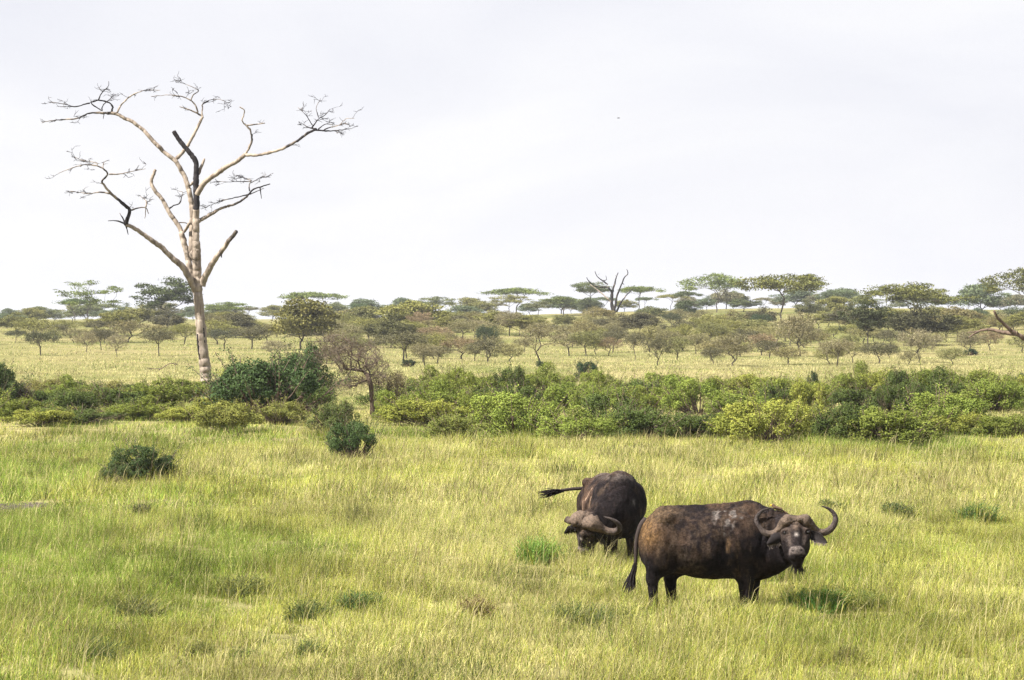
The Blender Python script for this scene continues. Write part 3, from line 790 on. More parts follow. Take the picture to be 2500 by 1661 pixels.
LIMBS = [
 [(i5((248, 1110), (252, 1050), (244, 950), (246, 850), (250, 740), (190, 660), (120, 580), (72, 503)), 7.4, 4.6, .55, .95, 0.3, 0),
  (i5((262, 830), (285, 770), (306, 712)), 3.6, 2.4, .4, .3, 0.2, 0)],
 [(i8((345, 520), (368, 450), (390, 415), (450, 310), (530, 215), (600, 120), (682, 25)), 8.5, 4.0, .05, .42, -1.2, 0),
  (i8((535, 215), (540, 262)), 2.2, 1.0, .6, .6, 0, 0)],
 [(i8((290, 560), (245, 460), (180, 340), (80, 255), (0, 170)) + i4((1090, 1500), (1000, 1430), (915, 1392)), 8.0, 4.0, .05, .35, -1.6, 0),
  (i4((915, 1395), (930, 1350), (962, 1270), (900, 1215), (800, 1130), (730, 1040)), 4.2, 2.4, .75, .3, -0.8, 3),
  (i4((730, 1040), (725, 1025), (775, 985), (790, 965), (745, 915), (690, 895), (600, 885), (520, 905), (430, 940), (370, 970)), 2.4, 0.6, .5, .3, -0.7, 12),
  (i4((790, 967), (860, 968), (940, 950), (1000, 935), (1090, 915)), 1.8, 0.5, .4, .3, 0.7, 8),
  (i4((745, 915), (730, 870), (760, 850)), 1.2, 0.4, .4, .3, 0.4, 3),
  (i4((700, 880), (640, 860), (560, 850), (500, 820)), 1.2, 0.4, .4, .3, 0.3, 7),
  (i4((800, 1130), (700, 1115), (600, 1132), (510, 1115), (440, 1105)), 2.2, 0.6, .5, .35, 0.6, 10),
  (i4((960, 1272), (1030, 1250), (1088, 1238), (1110, 1300)), 1.9, 0.8, .5, .5, 0.4, 0),
  (i4((1088, 1238), (1100, 1190), (1060, 1170), (1030, 1145)), 1.8, 0.6, .5, .4, 0.5, 9),
  (i4((1088, 1240), (1085, 1290), (1075, 1340)), 1.3, 0.6, .5, .4, 0.2, 0),
  (i4((915, 1390), (850, 1360), (770, 1364)), 2.2, 0.7, .9, .8, -0.4, 0),
  (i4((915, 1390), (880, 1330), (857, 1292)), 2.4, 0.6, .8, .5, 0.3, 0),
  (i4((915, 1392), (935, 1480)), 2.4, 0.7, .9, .8, 0.1, 0)],
 [(i8((262, 470), (238, 370), (215, 240), (180, 130), (150, 20)) + i4((1385, 1540), (1350, 1420), (1230, 1250), (1190, 1160), (1120, 1090), (1080, 1010), (1122, 902)), 7.6, 3.4, .05, .3, 0.9, 0),
  (i4((1385, 1445), (1442, 1372)), 3.6, 3.2, .15, .3, -0.5, 0),
  (i4((1240, 1252), (1280, 1215), (1345, 1200), (1345, 1130), (1370, 1095), (1310, 1082)), 2.0, 0.5, .6, .5, 0.6, 6),
  (i4((1340, 1365), (1395, 1362), (1425, 1385)), 1.2, 0.9, .4, .3, 0.2, 0)],
 [(i8((292, 330), (262, 200)) + i5((205, 1480), (210, 1250), (212, 1120), (195, 1000), (175, 920), (150, 850), (90, 740), (65, 715)) + i4((1200, 750), (1100, 650), (1000, 540), (920, 480), (830, 440), (770, 405), (710, 400)), 7.4, 3.4, .02, .36, 1.4, 0),
  (i4((710, 400), (560, 395), (530, 395), (440, 440), (380, 450), (260, 452), (160, 465), (100, 482)), 3.2, 0.6, .5, .5, 0.5, 9),
  (i4((720, 402), (745, 350), (720, 310), (620, 285), (540, 312), (600, 350), (650, 385)), 2.4, 1.2, .75, .7, -0.5, 3),
  (i4((620, 285), (640, 230), (710, 160), (703, 122)), 1.6, 0.6, .7, .5, 0.2, 6),
  (i4((545, 318), (480, 335), (420, 355), (330, 330), (215, 312)), 1.8, 0.5, .7, .5, -0.5, 10),
  (i4((775, 402), (800, 340), (855, 275), (920, 225), (1020, 190), (1140, 190)), 2.2, 0.6, .4, .4, 0.8, 10),
  (i4((655, 385), (648, 345), (690, 305), (750, 255)), 1.6, 0.5, .7, .5, 0.3, 5),
  (i4((660, 400), (655, 450)), 1.6, 0.6, .8, .8, 0, 0),
  (i4((1295, 815), (1350, 755), (1400, 690), (1450, 590), (1500, 480), (1525, 430)), 4.4, 2.8, .02, .4, 0.8, 0),
  (i4((1525, 430), (1480, 400), (1400, 365), (1315, 338)), 2.4, 0.9, .5, .3, 0.3, 1),
  (i4((1480, 392), (1465, 330), (1420, 285), (1340, 250), (1230, 240), (1075, 255)), 2.0, 0.5, .4, .4, -0.4, 9),
  (i4((1420, 285), (1440, 230), (1500, 200), (1420, 160), (1320, 122)), 1.5, 0.4, .5, .4, 0.4, 8),
  (i4((1522, 425), (1510, 370), (1530, 350), (1500, 320), (1568, 290)), 2.0, 1.2, .4, .4, 0.4, 3),
  (i5((270, 270), (330, 240), (400, 235), (450, 262)), 1.3, 0.4, .4, .4, 0.3, 9),
  (i4((1432, 1040), (1460, 1010)), 2.6, 2.4, .1, .1, 0, 0)],
 [(i5((258, 985), (282, 940), (320, 890), (400, 840), (490, 780), (560, 750), (635, 690)), 6.4, 4.2, .12, .15, -0.9, 0),
  (i5((632, 695), (660, 650), (692, 580), (680, 510), (650, 470), (612, 450), (630, 380), (640, 350), (598, 332)), 3.2, 1.0, .5, .2, -0.4, 2),
  (i5((655, 470), (700, 465), (785, 452)), 1.8, 0.9, .3, .3, 0.2, 1),
  (i5((632, 690), (720, 700), (800, 685), (900, 660), (980, 625), (1060, 580), (1110, 540), (1180, 510)), 3.8, 2.6, .12, .7, -1.0, 1),
  (i5((1170, 512), (1270, 520), (1350, 515), (1450, 500)), 2.2, 0.5, .8, .5, 0.2, 9),
  (i5((1185, 505), (1130, 495), (1090, 470)), 2.4, 0.6, .8, .6, 0.3, 6),
  (i5((1150, 500), (1200, 420), (1250, 400), (1282, 352)), 1.7, 0.5, .6, .5, 0.4, 8),
  (i5((1200, 415), (1175, 340), (1212, 268)), 1.1, 0.4, .5, .5, 0.3, 3),
  (i5((1155, 475), (1110, 400), (1050, 345)), 1.2, 0.4, .6, .5, -0.4, 7),
  (i5((1240, 515), (1290, 490), (1360, 482), (1410, 425), (1475, 428)), 1.4, 0.5, .6, .3, -0.4, 5),
  (i5((1200, 505), (1250, 460), (1330, 470)), 1.3, 0.4, .6, .4, 0.6, 6)],
 [(i5((262, 1195), (340, 1150), (450, 1085), (530, 1065), (590, 1035), (640, 990), (680, 940), (720, 930), (805, 903)), 4.4, 1.2, .2, .7, 0.8, 0),
  (i5((728, 932), (735, 970), (738, 1015)), 1.6, 0.6, .7, .7, 0.1, 0),
  (i5((650, 985), (700, 965), (765, 940)), 1.6, 0.6, .7, .7, -0.3, 0),
  (i5((640, 985), (560, 1005), (480, 1025), (400, 1050), (310, 1090)), 1.6, 0.5, .6, .5, -0.6, 12),
  (i5((650, 960), (640, 900), (680, 885), (740, 845), (805, 850)), 1.6, 0.4, .6, .5, 0.4, 9),
  (i5((660, 885), (560, 885), (480, 892), (420, 885)), 1.3, 0.4, .6, .5, -0.4, 10),
  (i5((665, 880), (600, 855), (535, 832)), 1.1, 0.4, .6, .5, 0.5, 8)],
]
root = empty('dead_tree', (tx, ty, tz))
tag(root, 'tall pale dead tree with bare twisted limbs and a charred broken top', 'tree')
trace(g, TRUNK, T_D, (tx, ty, tz), T_S, rng)
# strips of loose dark bark hanging on the trunk
tr = link('trunk', g.mesh('dead_trunk', M_BARKP, smooth=True), root)
gb = Geo()
for pts in (((312, 955), (312, 1020), (320, 1120), (334, 1190)), ((360, 880), (368, 960), (376, 1050)), ((350, 860), (352, 930))):
    P = i8(*pts)
    W = np.array([((x - 1250) / F_PX * T_D - tx, -0.16, CAM_H - (y - HORIZON) / F_PX * T_D - tz) for x, y in P])
    tube(gb, W, np.linspace(0.06, 0.03, len(W)), 5, 1.0)
link('loose_bark', gb.mesh('loose_bark', M_BARKP, smooth=True), tr)
for k, lb in enumerate(LIMBS):
    g = Geo()
    trace(g, TRUNK[:1] + lb, T_D, (tx, ty, tz), T_S, np.random.default_rng(100 + k)) if False else None
    # start each limb at the trunk's own depth
    trace(g, lb, T_D, (tx, ty, tz), T_S, np.random.default_rng(100 + k))
    link('limb', g.mesh('dead_limb', M_BARKP, smooth=True), root)

# forked dead tree on the skyline
ib = lambda *p: [(1380 + u / 3.278, 640 + v / 3.278) for u, v in p]
fx, fy, fz = at(1499, 786)
g = Geo(); FS = F_PX / fy
trace(g, [
 (ib((392, 480), (385, 420), (370, 330), (375, 250)), 5.0, 3.2, .6, .6, 0, 0),
 (ib((375, 250), (345, 195), (270, 205), (215, 185), (175, 145), (170, 125)), 2.6, .8, .6, .6, -1.5, 2),
 (ib((375, 250), (395, 180), (412, 110), (425, 85)), 2.6, .9, .6, .6, 1.0, 2),
 (ib((340, 180), (300, 150), (250, 115), (238, 75)), 1.8, .7, .6, .6, .8, 2),
 (ib((300, 150), (340, 150), (325, 110)), 1.2, .5, .6, .6, .4, 1),
 (ib((392, 410), (405, 310), (425, 240), (455, 170), (470, 120), (510, 95), (490, 60)), 3.0, .8, .6, .6, -1.0, 3),
 (ib((455, 170), (470, 180)), 1.2, .6, .6, .6, 0, 0),
 (ib((410, 400), (440, 330), (490, 270), (540, 215)), 2.4, .9, .6, .6, 1.5, 1),
 (ib((365, 320), (310, 265), (250, 215), (200, 180)), 1.8, .7, .3, .3, 1.4, 2)], fy, (fx, fy, fz), FS, np.random.default_rng(5))
root = empty('dead_tree', (fx, fy, fz))
tag(root, 'dark forked dead tree with bare upright limbs on the skyline', 'tree')
link('trunk', g.mesh('forked_dead_trunk', M_BARKP, smooth=True), root)

# leaning dead log at the right edge
ir = lambda *p: [(1660 + u / 2.81, 640 + v / 2.81) for u, v in p]
LD = 205.0
lx, ly, lz = spot(2500, LD)
g = Geo(); rng = np.random.default_rng(17)
trace(g, [
 (ir((2520, 590), (2440, 560), (2360, 530), (2300, 495), (2250, 470), (2200, 420), (2160, 390), (2130, 335)), 7.0, 2.6, .3, .35, -1.5, 0),
 (ir((2300, 492), (2200, 482), (2120, 460), (2060, 470), (2020, 490), (1985, 520)), 6.0, 1.4, .2, .3, 0.9, 0),
 (ir((2045, 475), (1975, 486)), 1.8, .7, .3, .3, .2, 0)], LD, (lx, ly, lz), F_PX / LD, rng)
# the butt of the log and its prop reach the ground
zb = CAM_H - (640 + 590 / 2.81 - HORIZON) / F_PX * LD - lz
tube(g, [((1660 + 2520 / 2.81 - 1250) / F_PX * LD - lx, 0, zb), (1.2, 0.3, zb * 0.7), (2.2, 0.5, zb * 0.3), (3.0, 0.6, -0.2)], [0.175, 0.19, 0.21, 0.24], 9, .3)
root = empty('dead_log', (lx, ly, lz))
tag(root, 'big reddish-brown dead log leaning in from the right edge of the picture', 'log')
link('trunk', g.mesh('leaning_log', M_BARKB, smooth=True), root)

# pale fallen wood among the thorn trees
hx, hy, hz = at(1885, 862)
g = Geo()
trace(g, [(ib((1700, 715), (1690, 660), (1692, 630)), 4.0, 1.0, 0, .3, 0, 0),
          (ib((1600, 705), (1640, 680), (1670, 655), (1690, 670)), 2.5, 2.0, 0, 0, 0.5, 0),
          (ib((1690, 650), (1720, 670), (1742, 695)), 1.8, .8, .2, .2, .5, 0),
          (ib((1595, 690), (1650, 700), (1705, 700)), 2.2, 2.2, .1, .3, .2, 0)], hy, (hx, hy, hz), F_PX / hy, np.random.default_rng(3))
tag(link('fallen_branch', g.mesh('fallen_wood', M_BARKP, smooth=True)), 'pale fallen dead wood lying among the thorn trees on the right', 'branch').location = (hx, hy, hz)
i6 = lambda *p: [(u / 2.81, 640 + v / 2.81) for u, v in p]
hx, hy, hz = at(405, 905)
g = Geo()
trace(g, [(i6((1080, 745), (1110, 730), (1150, 700), (1195, 690), (1215, 705)), 1.2, .7, .6, .6, .5, 3),
          (i6((1110, 730), (1060, 735), (1010, 725)), 1.0, .6, .5, .5, -.5, 2)], hy, (hx, hy, hz), F_PX / hy, np.random.default_rng(4))
tag(link('fallen_branch', g.mesh('fallen_stick', M_BARKB, smooth=True)), 'thin dead branch arching over the straw grass left of the dead trunk', 'branch').location = (hx, hy, hz)

# ------------------------------------------------------------------ bare thorn tree in the thicket
i7 = lambda u, v: (700 + u / 2.81, 640 + v / 2.81)
def bare_thorn():
    D = 124.0
    bx, by, bz = spot(905, D)
    S = F_PX / D
    rng = np.random.default_rng(29)
    def w(u, v, dy=0.0):
        x, y = i7(u, v)
        return np.array([(x - 1250) / F_PX * D - bx, dy, CAM_H - (y - HORIZON) / F_PX * D - bz])
    trunk = [w(585, 1080), w(588, 1000), w(582, 900), w(575, 840), w(558, 780)]
    tg = []
    def cloud(u0, v0, ru, rv, n, dep):
        for _ in range(n):
            a = rng.random() * 6.283; r = math.sqrt(rng.random())
            tg.append(w(u0 + ru * r * math.cos(a), v0 + rv * r * math.sin(a), rng.normal(0, dep)))
    for p in ((500, 725), (455, 640), (425, 570), (540, 690), (600, 700)): tg.append(w(*p, rng.normal(0, .1)))
    cloud(330, 560, 150, 70, 120, .8)
    cloud(420, 620, 110, 90, 80, .8)
    cloud(560, 640, 95, 90, 110, .8)
    cloud(400, 720, 70, 45, 40, .6)
    cloud(470, 820, 100, 40, 60, .7)
    cloud(640, 800, 60, 70, 50, .7)
    cloud(290, 640, 120, 70, 60, .8)
    cloud(620, 730, 90, 80, 60, .8)
    cloud(380, 850, 60, 40, 25, .6)
    tg = np.array(tg)
    ch = skeleton(None, trunk, tg, rng, r_tip=0.008, step=0.22, bias=0.25, wig=0.22, expo=2.35, r_max=0.115)
    root = empty('thorn_tree', (bx, by, bz))
    tag(root, 'brown bare thorn tree with twiggy crown leaning left, standing in the green thicket', 'tree')
    link('trunk', tubes_mesh('bare_thorn_trunk', ch, M_BARKB, 7, 3), root)
    g = Geo()
    c = np.repeat(tg, 7, axis=0); n = len(c)
    d = rand_dir(rng, n, 0.2); c = c + rand_dir(rng, n) * rng.random((n, 1)) * 0.28
    wv = norm(np.cross(d, rand_dir(rng, n)))
    quads_at(g, c, d * (0.08 + 0.12 * rng.random((n, 1))), wv * 0.006, 0.4 * rng.random(n))
    leaves(g, rng, tg, np.array([.25, .25, .16]), 2, 0.018, .6)
    o = link('crown', g.mesh('bare_thorn_crown', M_TWIG), root); o.color = (.20, .16, .12, 1)
    # the lower tangled thorn bush beside it
    bx2, by2, bz2 = spot(700 + 740 / 2.81, D + 1.0)
    tg2 = []
    for u0, v0, ru, rv, n in ((740, 840, 70, 80, 90), (760, 960, 100, 80, 110), (680, 1020, 90, 60, 60)):
        for _ in range(n):
            a = rng.random() * 6.283; r = math.sqrt(rng.random())
            q = w(u0 + ru * r * math.cos(a), v0 + rv * r * math.sin(a), rng.normal(0, .6))
            tg2.append(q + np.array([bx - bx2, 0, bz - bz2]))
    tg2 = np.array(tg2)
    tr2 = [w(690, 1100) + np.array([bx - bx2, 0, bz - bz2]), w(690, 1000) + np.array([bx - bx2, 0, bz - bz2]), w(700, 930) + np.array([bx - bx2, 0, bz - bz2])]
    ch = skeleton(None, tr2, tg2, rng, r_tip=0.008, step=0.22, bias=0.25, wig=0.22, expo=2.35, r_max=0.07)
    r2 = empty('thorn_bush', (bx2, by2, bz2))
    tag(r2, 'brown tangled thorn bush at the right foot of the bare thorn tree', 'bush')
    link('stem', tubes_mesh('tangled_stem', ch, M_BARKB, 6, 3), r2)
    g = Geo()
    c = np.repeat(tg2, 9, axis=0); n = len(c)
    d = rand_dir(rng, n, 0.2); c = c + rand_dir(rng, n) * rng.random((n, 1)) * 0.3
    wv = norm(np.cross(d, rand_dir(rng, n)))
    quads_at(g, c, d * (0.08 + 0.12 * rng.random((n, 1))), wv * 0.008, 0.5 * rng.random(n))
    leaves(g, rng, tg2, np.array([.25, .25, .16]), 7, 0.022, .6)
    o = link('crown', g.mesh('tangled_crown', M_TWIG), r2); o.color = (.21, .175, .10, 1)
bare_thorn()

# ------------------------------------------------------------------ thicket of leafy bushes
B = [make_bush(s, 2.8, 1.8, lb + 10, 820, .031, sp, .21) for s, lb, sp in ((71, 22, 40), (72, 26, 46), (73, 18, 36), (74, 24, 52), (75, 20, 44), (76, 28, 40), (77, 22, 50))]
BD = [make_bush(s, 4.2, 3.4, 56, 480, .048, 70, .18) for s in (81, 82)]
SP = ('stem', 'foliage')
YG, MG, LG, DG, BR = (.240, .258, .054), (.172, .205, .044), (.190, .238, .050), (.088, .118, .035), (.205, .196, .060)
rb = random.Random(12)
def hedge_row(row, D0, px0, px1, step, hlo, hhi, tints, where, gaps=()):
    items = []
    px = px0 + rb.uniform(-20, 20)
    while px < px1:
        if not any(a < px < b for a, b in gaps):
            items.append(px)
        px += step * rb.uniform(.55, 1.4)
    left = [p for p in items if p < 500]; mid = [p for p in items if 500 <= p < 960]; right = [p for p in items if p >= 960]
    for grp, text in ((left, 'left of dead trunk'), (mid, 'just right of dead trunk'), (right, 'right of bare thorn tree')):
        for k, p in enumerate(grp):
            D = D0 * rb.uniform(.95, 1.05)
            x, y, z = spot(p, D)
            S = F_PX / D
            W_m = rb.uniform(1.9, 3.3); H_m = rb.uniform(hlo, hhi) * (.74 if p < 480 else .84)
            t = rb.choice(tints); f = rb.uniform(.88, 1.12)
            cname = {YG: 'yellow-green', MG: 'mid-green', LG: 'fresh green', DG: 'dark green', BR: 'brownish'}[t]
            proto = rb.choice(B)
            o = empty('leafy_bush', (x, y, z - .05), rb.uniform(0, 6.28))
            o.scale = (W_m / 2.8, W_m / 2.8, H_m / 1.8)
            tag(o, f'{cname} bush, {ORD[k]} from left in thicket\'s {where} {text}', 'bush', 'leafy bushes of the thicket')
            a = link('stem', proto[0], o); b = link('foliage', proto[1], o)
            b.color = (t[0] * f, t[1] * f, t[2] * f, 1)
hedge_row(0, 150, -60, 2560, 78, 1.45, 2.25, [YG, MG, MG, DG, LG, BR], 'rear row', gaps=((470, 540), (820, 1010)))
hedge_row(1, 131, -60, 2560, 84, 1.2, 2.25, [YG, MG, LG, DG, MG, DG], 'middle row', gaps=((450, 540), (820, 950)))
hedge_row(2, 119, -60, 1300, 92, .9, 1.55, [YG, LG, MG, DG], 'front row', gaps=((560, 800), (830, 940)))
hedge_row(3, 104, 1260, 2560, 90, 1.0, 2.0, [MG, YG, LG, DG, MG], 'nearest edge', gaps=((1290, 1360), (1980, 2030)))

def bush_at(proto, px, py, wpx, hpx, tint, label, D=None, rz=1.0, name='leafy_bush', group=None):
    x, y, z = at(px, py) if D is None else spot(px, D)
    S = F_PX / y
    o = empty(name, (x, y, z - .05), rz)
    o.scale = (wpx / S / proto[2], wpx / S / proto[2], hpx / S / proto[3])
    tag(o, label, 'bush', group)
    link('stem', proto[0], o)
    b = link('foliage', proto[1], o); b.color = (*tint, 1)
    return o
bush_at(BD[0], 655, 1034, 285, 214, (.068, .105, .040), 'big dark evergreen bush just right of the dead trunk', rz=.4)
bush_at(BD[1], 738, 1000, 150, 190, (.070, .110, .042), 'dark evergreen bush with a tall crown, right half of the big dark clump', rz=2.2)
bush_at(B[3], 560, 1000, 110, 110, (.062, .085, .04), 'dark vine-like bush clinging to the right side of the dead trunk', rz=1.0)
bush_at(BD[1], 0, 1020, 130, 160, (.085, .12, .045), 'tall dark bush cut by the left edge of the picture', rz=1.3)
bush_at(B[0], 30, 1020, 130, 90, (.10, .085, .06), 'dusky twiggy bush at the foot of the tall left-edge bush', rz=.3)
bush_at(B[5], 862, 1122, 135, 116, (.075, .115, .042), 'dark green bush jutting out in front of the thicket below the bare thorn tree', rz=.8)
bush_at(B[1], 815, 1062, 150, 100, (.11, .135, .045), 'mid-green bush left above the dark jutting bush', rz=2.8)
bush_at(B[2], 1430, 930, 62, 60, (.04, .07, .035), 'small dark bush sticking up behind the thicket, mid right', rz=.5)
bush_at(B[4], 1985, 958, 30, 66, (.05, .075, .035), 'narrow upright dark shrub rising from the back of the thicket, right', rz=.5)
bush_at(B[6], 1320, 897, 26, 20, (.05, .08, .04), 'little dark bush at the foot of the vase-shaped thorn tree', rz=.2)
bush_at(B[2], 995, 896, 38, 24, (.05, .07, .04), 'little dark bush below the wide dark grey thorn tree', rz=.2)
bush_at(B[4], 2370, 868, 36, 22, (.04, .065, .035), 'little dark bush at the foot of the thin grey thorn tree', rz=.2)
bush_at(B[3], 2495, 945, 60, 36, (.06, .095, .04), 'dark green bush behind the thicket at the right edge', rz=.2)
bush_at(B[6], 345, 1170, 175, 98, (.060, .090, .036), 'lone dark bush on the open grass at lower left', rz=.9)
bush_at(B[4], 285, 1178, 90, 60, (.085, .115, .045), 'small green bush joined to the left side of the lone dark bush', rz=.9)
bush_at(B[1], 195, 1142, 60, 36, (.24, .235, .07), 'little yellow-green bush left of the lone dark bush', rz=.9)
bush_at(B[0], 690, 1036, 150, 70, (.205, .215, .06), 'yellow-green bush in front of the big dark clump', rz=1.9)
bush_at(B[5], 560, 1056, 200, 92, (.215, .225, .058), 'broad yellow-green bush at the front edge below the dead trunk', rz=2.9)
bush_at(B[2], 1120, 1078, 170, 84, (.18, .205, .055), 'broad bright green bush at the front edge right of the dark jutting bush', rz=2.4)
# ------------------------------------------------------------------ buffaloes
def surface_nets(F, org, h):
    """closed smooth surface of F = 0 on a regular grid"""
    s = F < 0
    nx, ny, nz = F.shape
    acc = np.zeros((nx - 1, ny - 1, nz - 1, 3), np.float32); cnt = np.zeros((nx - 1, ny - 1, nz - 1), np.float32)
    cs = [(a, b, c) for a in (0, 1) for b in (0, 1) for c in (0, 1)]
    def cut(A, c): return A[c[0]:nx - 1 + c[0], c[1]:ny - 1 + c[1], c[2]:nz - 1 + c[2]]
    for c in cs:
        for ax in range(3):
            if c[ax]: continue
            e = list(c); e[ax] = 1
            fa, fb = cut(F, c), cut(F, e)
            m = cut(s, c) != cut(s, e)
            t = np.where(m, fa / np.where(m, fa - fb, 1), 0)
            for k in range(3):
                acc[..., k] += np.where(m, (t if k == ax else c[k]), 0)
            cnt += m
    has = cnt > 0
    idx = np.full(has.shape, -1, np.int64)
    I = np.argwhere(has)
    idx[has] = np.arange(len(I))
    v = (I + acc[has] / cnt[has][:, None]) * h + org
    quads = []
    for ax in range(3):
        a, b = [(1, 2), (2, 0), (0, 1)][ax]
        sl0 = [slice(1, n - 1) for n in F.shape]; sl1 = [slice(1, n - 1) for n in F.shape]
        sl0[ax] = slice(0, F.shape[ax] - 1); sl1[ax] = slice(1, F.shape[ax])
        s0, s1 = s[tuple(sl0)], s[tuple(sl1)]
        off = np.array([1, 1, 1]); off[ax] = 0
        for flip, m in ((False, s0 & ~s1), (True, ~s0 & s1)):
            P = np.argwhere(m) + off
            def g_(da, db):
                Q = P.copy(); Q[:, a] += da; Q[:, b] += db
                return idx[Q[:, 0], Q[:, 1], Q[:, 2]]
            q = np.stack([g_(-1, -1), g_(0, -1), g_(0, 0), g_(-1, 0)], 1)
            quads.append(q[:, ::-1] if flip else q)
    return v, np.concatenate(quads)

def smin(a, b, k):
    h = np.clip(0.5 + 0.5 * (b - a) / k, 0, 1)
    return b + (a - b) * h - k * h * (1 - h)
def sd_ell(P, c, r):
    p = (P - np.asarray(c)) ; r = np.asarray(r, dtype=float)
    k0 = np.linalg.norm(p / r, axis=-1); k1 = np.linalg.norm(p / (r * r), axis=-1)
    return k0 * (k0 - 1) / np.maximum(k1, 1e-6)
def sd_cap(P, a, b, ra, rb_, fy=1.0):
    a, b = np.asarray(a, float), np.asarray(b, float)
    pa, ba = P - a, b - a
    h = np.clip((pa @ ba) / (ba @ ba), 0, 1)
    d = pa - h[..., None] * ba
    d = d * np.array([1, 1 / fy, 1])
    return (np.linalg.norm(d, axis=-1) - (ra + (rb_ - ra) * h)) * min(1, fy)

class Sdf:
    def __init__(self, lo, hi, h):
        self.lo, self.h = np.array(lo, float), h
        n = [int((b - a) / h) + 2 for a, b in zip(lo, hi)]
        self.F = np.full(n, 1.0, np.float32)
        self.ax = [self.lo[k] + np.arange(n[k]) * h for k in range(3)]
    def box(self, lo, hi):
        sl = []
        for k in range(3):
            i0 = max(0, int((lo[k] - self.lo[k]) / self.h)); i1 = min(self.F.shape[k], int((hi[k] - self.lo[k]) / self.h) + 2)
            sl.append(slice(i0, i1))
        X, Y, Z = np.meshgrid(*[self.ax[k][sl[k]] for k in range(3)], indexing='ij')
        return tuple(sl), np.stack([X, Y, Z], -1)
    def add(self, lo, hi, fn, k, sub=False):
        m = k + 0.06
        sl, P = self.box(np.array(lo) - m, np.array(hi) + m)
        d = fn(P)
        if sub: self.F[sl] = -smin(-self.F[sl], d, k)
        else: self.F[sl] = smin(self.F[sl], d, k)
    def cap(self, a, b, ra, rb_, k=0.06, fy=1.0):
        a, b = np.array(a, float), np.array(b, float); r = max(ra, rb_) * max(1, fy)
        self.add(np.minimum(a, b) - r, np.maximum(a, b) + r, lambda P: sd_cap(P, a, b, ra, rb_, fy), k)
    def ell(self, c, r, k=0.06):
        c, r = np.array(c, float), np.array(r, float)
        self.add(c - r, c + r, lambda P: sd_ell(P, c, r), k)

def rot(ax, deg):
    return np.array(Matrix.Rotation(math.radians(deg), 3, ax))

HS = 1.10   # size of the head
def head_fn(R, T):
    """skull, muzzle and jaw in the head's own frame: x to the side, -y out of the face, z up the forehead"""
    def fn(P):
        q = (P - T) @ R / HS
        f = sd_ell(q, (0, .11, .06), (.155, .18, .17))
        f = smin(f, sd_cap(q, (0, .03, .03), (0, -.065, -.27), .135, .088), .05)
        for s in (-1, 1):
            f = smin(f, sd_ell(q, (s * .085, .09, -.09), (.075, .14, .15)), .05)
            f = smin(f, sd_ell(q, (s * .128, -.035, .015), (.05, .06, .045)), .035)
            f = smin(f, sd_cap(q, (s * .12, -.02, -.04), (s * .07, -.10, -.18), .035, .03), .04)
        f = smin(f, sd_ell(q, (0, -.10, -.275), (.108, .085, .082)), .04)
        f = smin(f, sd_ell(q, (0, -.155, -.245), (.088, .042, .055)), .02)
        f = smin(f, sd_cap(q, (0, .10, -.20), (0, -.045, -.365), .105, .062), .04)
        f = smin(f, sd_cap(q, (0, -.09, .02), (0, -.13, -.17), .045, .04), .05)
        for s in (-1, 1):
            f = -smin(-f, sd_ell(q, (s * .052, -.205, -.248), (.022, .035, .016)), .012)
            f = -smin(-f, sd_ell(q, (s * .150, -.078, -.005), (.035, .028, .024)), .02)
        f = -smin(-f, sd_ell(q, (0, -.17, -.322), (.10, .07, .006)), .01)
        for z_, d_ in ((.085, .013), (.060, .008)):
            f = f + d_ * np.exp(-((q[..., 2] - z_) / .010) ** 2) * (q[..., 1] < 0)
        return f * HS
    return fn

HORN = [  # side, depth, up, radius front-back, radius across
 (.022, .010, .150, .105, .060), (.060, .004, .162, .125, .078), (.110, .000, .158, .130, .084), (.150, .010, .130, .110, .076),
 (.185, .025, .098, .080, .062), (.225, .045, .058, .058, .052), (.275, .062, .026, .050, .048), (.330, .074, .016, .047, .047), (.390, .080, .028, .046, .046),
 (.448, .078, .062, .044, .044), (.490, .070, .112, .041, .041), (.512, .058, .168, .036, .036), (.505, .042, .225, .031, .031),
 (.468, .022, .275, .024, .024), (.410, .000, .312, .016, .016), (.335, -.02, .330, .006, .006)]

